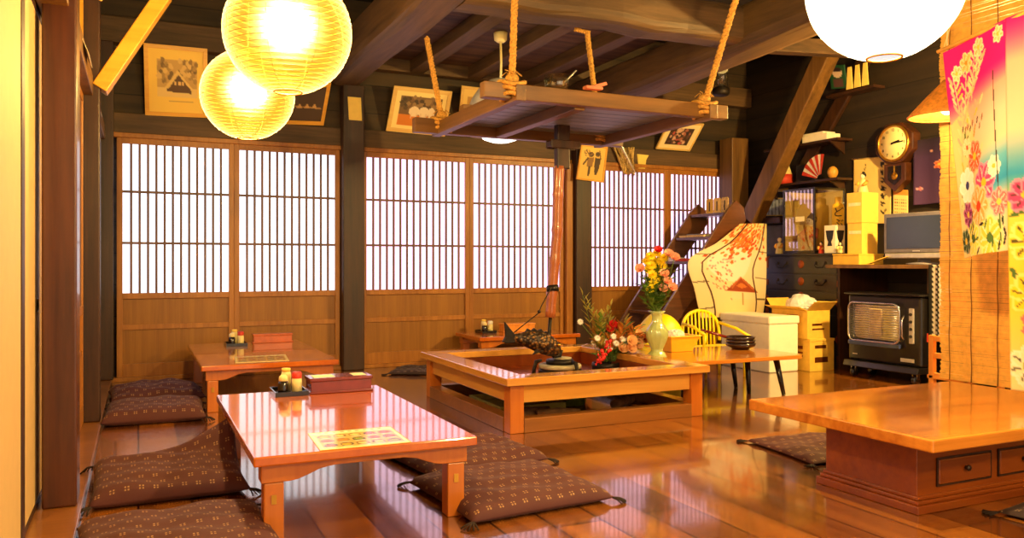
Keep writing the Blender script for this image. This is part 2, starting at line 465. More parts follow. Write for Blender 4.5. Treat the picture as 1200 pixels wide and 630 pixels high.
# ------------------------------------------------------------------ material library
floor_material()
wood('beam', (44, 30, 15), (112, 82, 46), 'Y', 6, 0.62, bump=0.5)
wood('beam_x', (42, 29, 15), (110, 80, 48), 'X', 6, 0.62, bump=0.5)
wood('post', (28, 16, 9), (72, 40, 20), 'Z', 8, 0.45, bump=0.3)
wood('red_post', (52, 22, 9), (92, 46, 18), 'Z', 7, 0.35, coat=0.3, bump=0.2)
wood('brown_post', (78, 52, 23), (134, 94, 44), 'Z', 7, 0.5, bump=0.3)
wood('shoji_wood', (140, 82, 26), (184, 120, 44), 'Z', 8, 0.4, bump=0.1)
wood('lattice_wood', (84, 50, 30), (120, 76, 42), 'Z', 8, 0.45, bump=0.05)
wood('shoji_panel', (130, 80, 18), (164, 108, 30), 'Z', 12, 0.45, bump=0.1, stretch=0.04)
wood('lacquer', (184, 84, 14), (214, 112, 24), 'Y', 5, 0.16, coat=0.8, bump=0.03, coat_rough=0.05)
wood('lacquer_leg', (180, 92, 22), (206, 118, 36), 'Z', 6, 0.3, coat=0.4, bump=0.05)
wood('hearth_wood', (196, 124, 44), (230, 166, 76), 'X', 5, 0.2, coat=0.9, bump=0.03)
wood('hearth_wood_y', (196, 124, 44), (230, 166, 76), 'Y', 5, 0.2, coat=0.9, bump=0.03)
wood('base_rail', (116, 68, 28), (156, 98, 44), 'X', 5, 0.3, coat=0.4, bump=0.08)
wood('slab', (158, 76, 16), (230, 146, 52), 'X', 4, 0.2, coat=0.7, bump=0.05, stretch=0.1)
wood('pedestal', (118, 48, 10), (158, 78, 20), 'X', 5, 0.3, coat=0.4, bump=0.06)
wood('pine', (206, 120, 34), (236, 156, 60), 'Z', 6, 0.4, bump=0.06)
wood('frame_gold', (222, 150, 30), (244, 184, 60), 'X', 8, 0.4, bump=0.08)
wood('frame_pale', (222, 178, 96), (240, 204, 128), 'X', 8, 0.4, bump=0.08)
wood('stair_wood', (54, 30, 18), (112, 66, 36), 'X', 6, 0.32, coat=0.4, bump=0.15)
wood('rack_wood', (80, 52, 22), (134, 92, 42), 'X', 6, 0.45, bump=0.25)
wood('rack_wood_y', (80, 52, 22), (134, 92, 42), 'Y', 6, 0.45, bump=0.25)
wood('rack_board', (66, 70, 82), (136, 142, 158), 'X', 8, 0.4, bump=0.4)  # bluish daylight from below put into the board colour
wood('bamboo_smoked', (146, 78, 44), (176, 100, 58), 'Z', 3, 0.28, coat=0.3, bump=0.0)
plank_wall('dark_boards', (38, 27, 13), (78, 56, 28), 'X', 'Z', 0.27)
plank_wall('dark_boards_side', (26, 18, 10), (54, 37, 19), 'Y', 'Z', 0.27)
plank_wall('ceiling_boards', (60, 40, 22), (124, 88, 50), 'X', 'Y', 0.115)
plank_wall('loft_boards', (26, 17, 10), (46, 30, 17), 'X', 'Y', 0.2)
shoji_paper('paper_white', (224, 234, 255), PAPER_LIGHT)
shoji_paper('paper_lavender', (236, 212, 255), PAPER_LIGHT)
plain('fusuma_paper', (206, 170, 116), 0.6, var=0.03)
plain('black_lacquer', (20, 14, 12), 0.25, coat=0.5)
plain('iron', (38, 30, 26), 0.5, metal=0.6, bump=0.4, scale=60)
plain('ash_plate', (176, 164, 132), 0.6)
plain('copper', (150, 78, 36), 0.4, metal=0.8, var=0.25)
plain('copper_tray', (150, 74, 26), 0.38, metal=0.5, var=0.3, scale=6)
plain('ash', (150, 130, 104), 0.95, bump=0.8, scale=40)
plain('brass', (214, 160, 60), 0.3, metal=0.9)
plain('chrome', (200, 200, 205), 0.2, metal=1.0)
plain('rope', (206, 150, 66), 0.85, var=0.3, scale=90, bump=0.8)
plain('cord', (214, 190, 140), 0.7)
plain('white_plastic', (236, 232, 220), 0.4)
plain('cream', (246, 226, 160), 0.5)
plain('paper', (246, 232, 190), 0.7)
plain('yellow_card', (252, 216, 108), 0.6, var=0.05)
plain('soy', (22, 14, 12), 0.15, coat=0.6)
plain('red_cap', (206, 50, 30), 0.4)
plain('box_red', (118, 34, 18), 0.25, coat=0.6, var=0.15)
plain('box_orange', (196, 96, 30), 0.3, coat=0.4, var=0.15)
zabuton_material('zabuton', (82, 36, 36), (186, 144, 94), 0.055)
zabuton_material('zabuton_dark', (54, 34, 32), (180, 150, 110), 0.062)
plain('tassel', (40, 24, 20), 0.9)
paint_material('painted', 0.55)
paint_material('painted_gloss', 0.12)
paint_material('painted_cloth', 0.85, trans=0.25)
paint_material('painted_paper', 0.7, trans=0.35)
glass_material('pane', (0.86, 0.88, 0.94), 0.03, 0.78)
glass_material('clear_glass', (0.93, 0.95, 0.9), 0.03, 0.8)
glass_material('green_glass', (0.62, 0.82, 0.42), 0.05, 0.8)
glass_material('film', (0.95, 0.95, 0.95), 0.15, 0.72)
lantern_paper('lantern_paper', (1.0, 0.49, 0.03), 0.52, (1.0, 0.80, 0.42), 0.45)
lantern_paper('lantern_paper_white', (1.0, 0.95, 0.9), 0.66, (1.0, 0.88, 0.62), 0.45)
plain('lantern_rib', (190, 120, 20), 0.6)
emit_material('bulb', (255, 236, 190), 3.0)
emit_material('lamp_glow', (255, 248, 232), 3.0)
plain('celadon', (184, 194, 126), 0.15, coat=0.8, var=0.15, scale=8)
plain('leaf', (92, 126, 40), 0.5, var=0.35, scale=30)
plain('leaf_dry', (176, 160, 66), 0.6, var=0.3, scale=30)
plain('leaf_rust', (204, 128, 46), 0.6, var=0.35, scale=30)
plain('stem', (92, 112, 40), 0.6)
plain('petal_yellow', (252, 214, 22), 0.6)
plain('petal_pink', (252, 176, 146), 0.6)
plain('petal_red', (204, 30, 26), 0.55, var=0.3)
plain('petal_white', (250, 240, 232), 0.6)
plain('petal_peach', (248, 190, 130), 0.6)
plain('bowl_black', (44, 26, 22), 0.25, coat=0.5)
plain('yellow_plastic', (250, 196, 36), 0.35, var=0.05)
plain('yellow_bright', (252, 222, 22), 0.4, var=0.05)
plain('styrofoam', (250, 240, 214), 0.7, var=0.03)
plain('cardboard', (238, 190, 72), 0.75, var=0.08)
plain('cardboard_in', (206, 150, 60), 0.8)
plain('black_paint', (26, 24, 26), 0.35, coat=0.3)
plain('stove_black', (24, 20, 20), 0.3, coat=0.4)
plain('stove_blue', (96, 112, 160), 0.2, metal=0.7)
plain('ceramic', (220, 190, 140), 0.8, var=0.2)
plain('tv_grey', (110, 104, 112), 0.4)
plain('tv_screen', (46, 56, 66), 0.12, coat=0.6, var=0.2, scale=2)
plain('silver', (196, 190, 182), 0.35, metal=0.5)
plain('clock_wood', (72, 38, 18), 0.35, coat=0.4, var=0.3)
plain('dial', (250, 232, 164), 0.4, var=0.03)
plain('ink', (30, 22, 18), 0.7)
plain('white_ink', (244, 236, 220), 0.6)
plain('navy', (34, 34, 48), 0.7)
plain('doll_skin', (250, 226, 190), 0.5)
plain('doll_red', (206, 60, 36), 0.6)
plain('doll_gold', (226, 160, 60), 0.5)
plain('doll_cream', (248, 226, 150), 0.5)
plain('box_yellow', (252, 200, 44), 0.5, var=0.05)
plain('box_cream', (252, 206, 92), 0.55, var=0.05)
plain('panel_grey', (120, 118, 128), 0.5)
plain('straw', (226, 188, 116), 0.8, var=0.35, scale=60)
plain('bamboo_slat', (232, 172, 72), 0.55, var=0.15, scale=26)
plain('sudare_thread', (120, 74, 26), 0.8)
plain('wicker', (206, 128, 44), 0.6, var=0.3, scale=50)
plain('lamp_glass', (240, 240, 236), 0.2, trans=0.0)
plain('firewood', (122, 84, 50), 0.8, var=0.4)
plain('mat_olive', (176, 160, 66), 0.7, var=0.2)
plain('pink_cloth', (226, 130, 96), 0.8)

# ------------------------------------------------------------------ room shell
BW = 7.6       # back wall
RW = 6.62      # right wall
CZ = 3.5       # ceiling
struct(MB().box(-0.6, -2.6, -0.12, 8.2, 8.2, 0.0).build('floor', 'floor_boards', loc=(0, 0, 0)))
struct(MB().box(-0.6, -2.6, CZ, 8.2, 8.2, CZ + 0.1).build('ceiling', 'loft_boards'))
# back wall: boarded above the sliding doors, kick plate below, solid outside them
m = MB(); m.box(-0.6, BW, 2.09, 8.2, BW + 0.12, CZ); m.box(6.42, BW, 0, 8.2, BW + 0.12, 2.09)
m.box(-0.6, BW + 0.06, 0, 6.5, BW + 0.12, 2.09)
struct(m.build('wall_back', 'dark_boards', loc=(0, BW, 0)))
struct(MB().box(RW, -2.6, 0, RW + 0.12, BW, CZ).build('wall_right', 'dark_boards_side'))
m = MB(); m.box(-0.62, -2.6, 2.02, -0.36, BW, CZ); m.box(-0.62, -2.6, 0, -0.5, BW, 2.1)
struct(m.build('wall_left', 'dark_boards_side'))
# lintel over the doors, floor sill, upper rail
struct(MB().box(-0.35, BW - 0.06, 2.06, 6.6, BW + 0.01, 2.10).build('trim_1', 'shoji_wood', bevel=0.004))
struct(MB().box(-0.35, BW - 0.045, 2.10, 6.6, BW + 0.01, 2.27).build('trim_2', 'beam_x', bevel=0.006))
struct(MB().box(-0.35, BW - 0.07, 0.0, 6.6, BW + 0.01, 0.035).build('trim_3', 'shoji_wood', bevel=0.004))
struct(MB().box(-0.35, BW - 0.12, 2.84, 6.6, BW + 0.01, 3.06).build('trim_4', 'beam_x', bevel=0.01))

def sash(name, m, a0, a1, z0, z1, mats, nbar, paper='paper_white', zr=(0.72, 0.455), bars=(1.605, 1.17), pull=False):
    """one sliding shoji: m(a, b, z) maps along-wall a, into-room b"""
    st, dp = 0.045, 0.034
    root = sthing(name, m((a0 + a1) / 2, 0, z0))
    def bx(M_, a, b, za, c, d, zb): M_.box(*m(a, b, za), *m(c, d, zb))
    f = MB()
    bx(f, a0, 0, z0, a0 + st, dp, z1); bx(f, a1 - st, 0, z0, a1, dp, z1)
    bx(f, a0 + st, 0.001, z1 - 0.05, a1 - st, dp - .001, z1); bx(f, a0 + st, 0.001, z0, a1 - st, dp - .001, z0 + 0.11)
    bx(f, a0 + st, 0.001, zr[0] - 0.025, a1 - st, dp - .001, zr[0] + 0.025)
    f.build('frame', mats[0], root, bevel=0.003)
    r = MB(); bx(r, a0 + st, 0.006, zr[1] - 0.022, a1 - st, dp - 0.006, zr[1] + 0.022); r.build('rail', mats[0], root, bevel=0.002)
    p = MB(); bx(p, a0 + st, 0.006, z0 + 0.10, a1 - st, 0.014, zr[0]); p.build('panel', mats[1], root)
    pp = MB(); bx(pp, a0 + st - .005, 0.004, zr[0], a1 - st + .005, 0.007, z1 - 0.03); pp.build('paper', paper, root)
    l = MB()
    for k in range(1, nbar + 1):
        a = a0 + st + (a1 - a0 - 2 * st) * k / (nbar + 1)
        bx(l, a - 0.0095, 0.012, zr[0] + 0.02, a + 0.0095, 0.027, z1 - 0.045)
    for zz in bars: bx(l, a0 + st - .003, 0.009, zz - 0.010, a1 - st + .003, 0.024, zz + 0.010)
    l.build('lattice', 'lattice_wood', root)
    if pull:
        q = MB(); q.lathe([(0.001, 0), (0.02, 0.0), (0.022, 0.004), (0.015, 0.002), (0.001, 0.001)], seg=16); q.build('finger_pull', 'brass', root)
    return root
SW = ('shoji_wood', 'shoji_panel')
mb_ = lambda off: (lambda a, b, z: (a, BW - 0.012 - off - b, z))
sash('door_1', mb_(0.0), -0.165, 0.775, 0.035, 2.06, SW, 12)
sash('door_2', mb_(0.0), 0.775, 1.72, 0.035, 2.06, SW, 12)
sash('door_3', mb_(0.0), 1.93, 3.03, 0.035, 2.06, SW, 14, 'paper_lavender')
sash('door_4', mb_(0.0), 3.03, 4.11, 0.035, 2.06, SW, 14, 'paper_lavender')
sash('door_5', mb_(0.0), 4.40, 5.45, 0.035, 2.06, SW, 15, 'paper_lavender')
sash('door_6', mb_(0.0), 5.45, 6.48, 0.035, 2.06, SW, 15, 'paper_lavender')
ml_ = lambda a, b, z: (-0.335 + b, a, z)
sash('door_7', ml_, 4.26, 4.90, 0.035, 2.02, SW, 12)
sash('door_8', ml_, 4.90, 5.52, 0.035, 2.02, SW, 12)
sash('door_9', ml_, 5.66, 6.56, 0.035, 2.02, SW, 12)
sash('door_10', ml_, 6.56, 7.44, 0.035, 2.02, SW, 12)
# papered sliding doors in the left foreground
def fusuma(name, y0, y1, x, pull_y=None, pane_gap=False):
    root = sthing(name, (x, (y0 + y1) / 2, 0.03))
    MB().box(x, y0 + 0.022, 0.05, x + 0.024, y1 - 0.022, 2.0).build('paper', 'fusuma_paper', root)
    f = MB(); f.box(x - 0.003, y0, 0.03, x + 0.028, y0 + 0.022, 2.02); f.box(x - 0.003, y1 - 0.075, 0.03, x + 0.028, y1, 2.02)
    f.box(x - 0.003, y0 + 0.022, 0.03, x + 0.028, y1 - 0.022, 0.055); f.box(x - 0.003, y0 + 0.022, 1.995, x + 0.028, y1 - 0.022, 2.02)
    f.build('frame', 'post', root, bevel=0.003)
    if pull_y:
        q = MB(); q.lathe([(0.001, 0), (0.026, 0.001), (0.028, 0.005), (0.024, 0.004), (0.02, 0.0015), (0.001, 0.001)], c=(x + 0.0245, pull_y, 0.83), seg=20, axis='X')
        q.build('finger_pull', 'black_lacquer', root)
fusuma('door_11', 2.1, 3.03, -0.360)
fusuma('door_12', 2.92, 4.24, -0.392, pull_y=3.72)
fusuma('door_13', 1.2, 2.13, -0.392)
fusuma('door_14', 0.4, 1.23, -0.360)
struct(MB().box(-0.46, 0.4, 0.0, -0.205, BW, 0.03).build('trim_5', 'base_rail', bevel=0.004))
struct(MB().box(-0.46, 0.4, 2.02, -0.25, BW, 2.14).build('trim_6', 'brown_post', bevel=0.004))
# posts
def post(name, x0, y0, x1, y1, z0, z1, mat, label): return tag(MB().box(x0, y0, z0, x1, y1, z1).build(name, mat, bevel=0.008), label, 'pillar')
post('pillar', -0.345, 3.65, -0.222, 3.83, 0.03, CZ, 'red_post', 'reddish brown square pillar beside the cream sliding doors in the foreground')
post('pillar', -0.345, 5.53, -0.212, 5.65, 0.03, CZ, 'post', 'dark pillar standing between the two pairs of shoji on the left wall')
post('pillar', -0.345, 7.45, -0.186, BW - 0.075, 0.03, 2.84, 'post', 'dark corner pillar where the left wall meets the shoji')
post('pillar', 1.725, 7.44, 1.925, BW - .001, 0.0, 2.66, 'post', 'dark pillar with a small yellow card nailed near its top')
post('pillar', 4.20, 7.44, 4.39, BW - .001, 0.0, 2.62, 'post', 'dark pillar behind the bamboo pot hook, beside the print of two figures')
post('jamb', 4.115, 7.50, 4.195, BW - .001, 0.0, 2.06, 'shoji_wood', 'light brown door jamb against the dark pillar behind the bamboo pole')['category'] = 'jamb'
post('pillar', 6.13, 7.27, 6.37, 7.49, 0.0, 2.43, 'brown_post', 'brown square post with a cut top beside the diagonal brace')
# beams
def blob_beam(name, pts, w, h, mat, label, wob=0.03, seed=3, loc=None):
    """an adzed log beam: rounded rectangle swept along pts with small irregularities"""
    rn = random.Random(seed); m = MB(); rings = []
    n = len(pts); K = 16
    for i, p in enumerate(pts):
        p = Vector(p); d = (Vector(pts[min(i + 1, n - 1)]) - Vector(pts[max(i - 1, 0)])).normalized()
        s = d.cross(Vector((0, 0, 1))).normalized(); u = s.cross(d)
        ring = []
        for k in range(K):
            a = 2 * PI * (k + 0.5) / K; ca, sa = math.cos(a), math.sin(a)
            e = 0.42
            x = abs(ca) ** e * (1 if ca > 0 else -1) * w / 2; y = abs(sa) ** e * (1 if sa > 0 else -1) * h / 2
            j = 1 + rn.uniform(-wob, wob)
            ring.append(m.bm.verts.new(p + s * x * j + u * y * j))
        rings.append(ring)
    for i in range(n - 1):
        for k in range(K): m.bm.faces.new((rings[i][k], rings[i][(k + 1) % K], rings[i + 1][(k + 1) % K], rings[i + 1][k]))
    m.bm.faces.new(rings[0][::-1]); m.bm.faces.new(rings[-1])
    return tag(m.build(name, mat, loc=loc), label, 'beam')
yy = [BW - 0.13 - 0.5 * i for i in range(20)]
blob_beam('roof_beam', [(1.75, y, 2.83 + 0.012 * math.sin(y * 2.1)) for y in yy], 0.30, 0.36, 'beam', 'broad adzed roof beam running from the pillar with the card to above the near table')
blob_beam('roof_beam', [(4.30 - 0.05 * math.sin((y - 4) * .8), y, 2.72 + 0.05 * max(0, 6 - y)) for y in yy], 0.34, 0.36, 'beam', 'cracked roof beam passing over the right end of the hanging rack', seed=9)
blob_beam('cross_beam', [(1.88 + 0.29 * i, 4.90 + 0.02 * math.sin(i * 1.3), 2.80 + 0.01 * math.sin(i * 2.2)) for i in range(9)], 0.30, 0.28, 'beam_x', 'dark cross beam between the two roof beams above the hearth', seed=5)
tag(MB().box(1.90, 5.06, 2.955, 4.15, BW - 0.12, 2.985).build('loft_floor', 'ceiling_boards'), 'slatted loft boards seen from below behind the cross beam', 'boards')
for x, lab in ((2.45, 'dark loft joist nearest the broad roof beam'), (3.05, 'dark loft joist behind the hanging lamp cord'), (3.65, 'dark loft joist nearest the cracked roof beam')):
    tag(MB().box(x - 0.07, 5.06, 2.84, x + 0.07, BW - 0.12, 2.954).build('joist', 'beam', bevel=0.006), lab, 'joist')
tag(MB().bar((4.48, 6.0, 3.02), (6.5, 5.62, 3.06), 0.12, 0.14).build('joist', 'beam_x', bevel=0.008), 'thin joist crossing the dark corner behind the white lantern', 'joist')
# braces
tag(MB().bar((6.25, 7.08, 1.487), (6.25, 5.89, 3.24), 0.20, 0.16, (1, 0, 0)).build('diagonal_brace', 'brown_post', loc=(6.25, 7.0, 1.5), bevel=0.012), 'wide brown diagonal brace leaning up from the cut post', 'brace')
tag(MB().bar((6.59, 6.82, 1.80), (6.59, 5.62, 3.3), 0.15, 0.055, (1, 0, 0)).build('diagonal_brace', 'post', loc=(6.53, 6.7, 1.8), bevel=0.012), 'darker diagonal brace on the side wall behind the clock', 'brace')  # darker wood stands in for the weaker light on this brace
tag(MB().bar((-0.215, 5.59, 2.07), (0.16, 5.59, 2.72), 0.09, 0.15, (0, 1, 0)).build('knee_brace', 'frame_gold', bevel=0.006), 'yellow lit knee brace slanting up from the left wall pillar', 'brace')  # lantern light put into the yellow of both knee braces
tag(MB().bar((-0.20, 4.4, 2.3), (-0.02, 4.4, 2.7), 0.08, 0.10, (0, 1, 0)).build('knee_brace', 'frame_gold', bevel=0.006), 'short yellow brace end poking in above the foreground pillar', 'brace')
tag(MB().box(-0.36, 3.9, 2.16, -0.30, 5.5, 2.62).build('wall_board', 'frame_gold', bevel=0.004), 'yellow lit board above the shoji of the left wall', 'board')  # yellow wood colour carries the lantern light on the board

# ------------------------------------------------------------------ paper lanterns
def lantern(c, R, label, paper='lantern_paper', ribs=True, cord_top=CZ, watt=LANTERN_WATT, nr=28, ring=0.055, group='paper lanterns'):
    c = Vector(c); t = thing('paper_lantern', label, 'lantern', (c.x, c.y, c.z - R), group)
    n = 96 if ribs else 40
    prof = []
    for i in range(n + 1):
        th = 0.22 + (PI - 0.44) * i / n
        k = 1 - (0.011 * abs(math.sin(nr * (th - 0.22) / (PI - 0.44) * PI)) if False else 0) + (0.010 * abs(math.sin(nr * PI * i / n)) if ribs else 0)
        prof.append((R * math.sin(th) * k, -R * 0.985 * math.cos(th) * k))
    MB().lathe(prof, c, 40, cap=False).build('paper_shade', paper, t)
    m = MB()
    if ribs:
        for i in range(0, nr + 1):
            th = 0.22 + (PI - 0.44) * i / nr
            r, z = R * math.sin(th) * 1.003, -R * 0.985 * math.cos(th) * 1.003
            m.tube([c + Vector((r * math.cos(a), r * math.sin(a), z)) for a in [2 * PI * k / 36 for k in range(37)]], 0.0010, 4, cap=False)
        for q in range(8):
            a = 2 * PI * q / 8 + 0.3
            m.tube([c + Vector((R * 1.004 * math.sin(th) * math.cos(a), R * 1.004 * math.sin(th) * math.sin(a), -R * 0.989 * math.cos(th))) for th in [0.22 + (PI - 0.44) * k / 24 for k in range(25)]], 0.0012, 4, cap=False)
    rr, rz = R * math.sin(0.22), R * .985 * math.cos(0.22)
    for z in (-rz, rz): MB().tube([c + Vector((rr * math.cos(a), rr * math.sin(a), z)) for a in [2 * PI * k / 30 for k in range(31)]], 0.004, 6, cap=False).build('end_ring', 'lantern_rib', t)
    if ribs: m.build('wire_frame', 'lantern_rib', t)
    MB().ball(c + Vector((0, 0, 0.02)), (0.022, 0.022, 0.028), 14, 10).build('bulb', 'bulb', t)
    MB().tube([c + Vector((0, 0, 0.06)), c + Vector((0, 0, 0.12))], 0.02, 10).build('socket', 'white_plastic', t)
    MB().tube([c + Vector((0, 0, 0.12)), (c.x, c.y, cord_top)], 0.004, 6).build('cord', 'cord', t)
    ld = bpy.data.lights.new('lantern_bulb_light', 'POINT'); ld.energy = watt; ld.color = BULB_COL; ld.shadow_soft_size = 0.05
    l = bpy.data.objects.new('lantern_bulb_light', ld); COL.objects.link(l); l.parent = t; l.location = (0, 0, R + 0.02)
    return t
lantern((0.545, 3.31, 1.925), 0.25, 'larger ribbed paper lantern glowing yellow over the near table')
lantern((0.55, 4.66, 1.93), 0.25, 'ribbed paper lantern behind and below the first, partly hidden by it')
lantern((2.26, 1.92, 1.925), 0.25, 'white blown out paper lantern with a ring at its bottom above the thick slab table', 'lantern_paper_white', ribs=False, watt=330)
lantern((1.35, -0.6, 2.1), 0.25, 'unseen paper lantern added to light the room, left one behind the camera', watt=240)  # added out of view to light the front of the room
lantern((2.9, -0.9, 2.2), 0.25, 'unseen paper lantern added to light the room, right one behind the camera', watt=240)  # second added lantern, unseen, brightens the front
lantern((2.26, 0.35, 1.93), 0.25, 'unseen white paper lantern added out of frame to light the room', 'lantern_paper_white', ribs=False)  # third added lantern, outside the frame, more light for the front

# ------------------------------------------------------------------ sunken hearth table
HX0, HX1, HY0, HY1 = 1.935, 3.395, 4.24, 5.82
t = thing('hearth_table', 'square wooden frame table around the open hearth with the iron pot hook', 'hearth', ((HX0 + HX1) / 2, (HY0 + HY1) / 2, 0))
rw = 0.155; zt, zb = 0.33, 0.285
def rail(a, b, c, d, mat):
    MB().prism([a, b, c, d], (0, 0, zb), (1, 0, 0), (0, 1, 0), (0, 0, zt - zb)).build('top_rail', mat, t, bevel=0.004)
o = [(HX0, HY0), (HX1, HY0), (HX1, HY1), (HX0, HY1)]; i_ = [(HX0 + rw, HY0 + rw), (HX1 - rw, HY0 + rw), (HX1 - rw, HY1 - rw), (HX0 + rw, HY1 - rw)]
for k in range(4): rail(o[k], o[(k + 1) % 4], i_[(k + 1) % 4], i_[k], 'hearth_wood' if k % 2 == 0 else 'hearth_wood_y')
for (x, y) in ((HX0 + .035, HY0 + .035), (HX1 - .125, HY0 + .035), (HX0 + .035, HY1 - .125), (HX1 - .125, HY1 - .125)):
    MB().box(x, y, 0, x + 0.09, y + 0.09, zb).build('leg', 'lacquer_leg', t, bevel=0.004)
for (x0, y0, x1, y1) in ((HX0 + .125, HY0 + .055, HX1 - .125, HY0 + .085), (HX0 + .125, HY1 - .085, HX1 - .125, HY1 - .055)):
    MB().box(x0, y0, 0.175, x1, y1, zb).build('apron', 'hearth_wood', t, bevel=0.003)
for (x0, y0, x1, y1) in ((HX0 + .055, HY0 + .125, HX0 + .085, HY1 - .125), (HX1 - .085, HY0 + .125, HX1 - .055, HY1 - .125)):
    MB().box(x0, y0, 0.175, x1, y1, zb).build('apron', 'hearth_wood_y', t, bevel=0.003)
for (x0, y0, x1, y1) in ((HX0 + .125, HY0 + .03, HX1 - .125, HY0 + .12), (HX0 + .125, HY1 - .12, HX1 - .125, HY1 - .03), (HX0 + .03, HY0 + .125, HX0 + .12, HY1 - .125), (HX1 - .12, HY0 + .125, HX1 - .03, HY1 - .125)):
    MB().box(x0, y0, 0, x1, y1, 0.085).build('base_rail', 'base_rail', t, bevel=0.004)
a, b, c, d = HX0 + rw, HX1 - rw, HY0 + rw, HY1 - rw
MB().box(a - .01, c - .01, 0.185, a, d + .01, 0.284).box(b, c - .01, 0.185, b + .01, d + .01, 0.284).box(a, c - .01, 0.185, b, c, 0.284).box(a, d, 0.185, b, d + .01, 0.284).box(a - .01, c - .01, 0.180, b + .01, d + .01, 0.186).build('hearth_tray', 'copper_tray', t)
MB().grid(lambda u, v: Vector((a + .003 + (b - a - .006) * u, c + .003 + (d - c - .006) * v, 0.197 + 0.012 * math.sin(u * 9) * math.cos(v * 8) * math.sin(PI * u) * math.sin(PI * v))), 24, 24).build('ash_bed', 'copper_tray', t)
# things under the hearth table
g = thing('glass_jar', 'big greenish glass jar standing on the floor under the hearth table', 'jar', (2.78, 5.0, 0))
MB().lathe([(0.001, 0.002), (0.09, 0.002), (0.105, 0.02), (0.108, 0.11), (0.085, 0.145), (0.06, 0.155), (0.06, 0.172)], (2.78, 5.0, 0), 28, cap=False).build('jar_body', 'green_glass', g)
MB().lathe([(0.001, 0.004), (0.095, 0.004), (0.098, 0.08), (0.001, 0.085)], (2.78, 5.0, 0), 24, cap=False).build('contents', 'leaf_dry', g)
tag(MB().box(2.12, 4.75, 0.0, 2.6, 5.3, 0.03).box(2.12, 4.75, 0.03, 2.6, 4.77, 0.07).box(2.12, 5.28, 0.03, 2.6, 5.3, 0.07).box(2.12, 4.77, .03, 2.14, 5.28, .07).box(2.58, 4.77, .03, 2.6, 5.28, .07).build('wooden_crate', 'mat_olive', bevel=0.003), 'shallow olive tray on the floor under the hearth table', 'tray')
for k, (x, y, ln, ag, lab) in enumerate(((2.25, 4.62, 0.35, 0.2, 'split log lying in front of the olive tray under the hearth'), (2.42, 4.52, 0.28, -0.25, 'short dark log beside the glass jar under the hearth'), (3.05, 4.75, 0.3, 0.6, 'dark log lying right of the glass jar under the hearth'))):
    dx, dy = math.cos(ag) * ln / 2, math.sin(ag) * ln / 2
    tag(MB().tube([(x - dx, y - dy, 0.04), (x, y, 0.045), (x + dx, y + dy, 0.04)], [0.034, 0.04, 0.03], 7).build('log', 'firewood'), lab, 'log')

# iron trivet and kettle base on the hearth
CX, CY = 2.70, 5.02
t = thing('iron_brazier', 'dark iron trivet with a pale ring and lid in the hearth under the fish', 'brazier', (CX, CY, 0.197))
MB().lathe([(0.001, 0.02), (0.15, 0.025), (0.155, 0.05), (0.14, 0.062), (0.001, 0.06)], (CX, CY, 0.197), 32, cap=False).build('pan', 'iron', t)
MB().lathe([(0.10, 0.062), (0.148, 0.064), (0.152, 0.085), (0.146, 0.092), (0.10, 0.094), (0.10, 0.062)], (CX, CY, 0.197), 32, cap=False).build('rim', 'ash_plate', t)
MB().lathe([(0.001, 0.09), (0.098, 0.09), (0.10, 0.118), (0.09, 0.126), (0.001, 0.124)], (CX, CY, 0.197), 28, cap=False).build('hot_plate', 'iron', t)
MB().lathe([(0.001, 0.126), (0.062, 0.126), (0.064, 0.136), (0.03, 0.142), (0.001, 0.142)], (CX + 0.02, CY, 0.197), 24, cap=False).build('lid', 'ash_plate', t)
for k in range(3):
    q = PI * 0.9 + 2 * PI * k / 3; e = Vector((math.cos(q), math.sin(q), 0))
    p0 = Vector((CX, CY, 0.197))
    MB().tube([p0 + e * 0.19 + Vector((0, 0, -0.004)), p0 + e * 0.185 + Vector((0, 0, .06)), p0 + e * 0.17 + Vector((0, 0, .11)), p0 + e * 0.13 + Vector((0, 0, .12))], [0.016, 0.013, 0.016, 0.01], 8).build('foot', 'iron', t)
for (x, y, lab) in ((2.27, 4.72, 'small pale cup in the hearth left of the iron trivet'), ):
    tag(MB().lathe([(0.001, 0.0), (0.02, 0.0), (0.026, 0.04), (0.022, 0.04), (0.018, 0.006), (0.001, 0.006)], (x, y, 0.2), 18, cap=False).build('cup', 'ash_plate'), lab, 'cup')

# pot hook: block, bamboo pole, iron hook, fish lever
t = thing('pot_hook', 'smoked bamboo pot hook hanging from the rack down to the iron fish', 'pot hook', (2.69, 5.0, 0.45))
MB().box(2.655, 4.97, 1.66, 2.755, 5.03, 2.0).build('hanger_block', 'post', t, bevel=0.008)
MB().box(2.60, 4.955, 1.80, 2.83, 4.968, 1.86).box(2.60, 5.032, 1.80, 2.83, 5.045, 1.86).box(2.60, 4.968, 1.81, 2.652, 5.032, 1.85).build('cross_hook', 'post', t, bevel=0.006)
bp = [(2.685, 5.0, 1.68), (2.672, 5.0, 1.45), (2.665, 5.0, 1.2), (2.64, 5.0, 0.95), (2.612, 5.0, 0.62)]
m = MB(); pts = []; rad = []
for i in range(33):
    k = i / 32 * 4; j = min(3, int(k)); f = k - j
    p = Vector(bp[j]).lerp(Vector(bp[j + 1]), f); pts.append(p); rad.append(0.036 + (0.005 if i in (7, 15, 22, 28) else 0))
m.tube(pts, rad, 14).build('bamboo_pole', 'bamboo_smoked', t)
MB().tube([(2.628, 4.99, 0.80), (2.628, 5.0, 0.84)], 0.043, 14).build('binding', 'iron', t)
MB().tube([(2.615, 5.0, 0.64), (2.603, 5.0, 0.5), (2.60, 5.0, 0.40), (2.64, 5.0, 0.345), (2.69, 5.0, 0.35), (2.70, 5.0, 0.39)], 0.013, 8).build('iron_rod', 'iron', t)
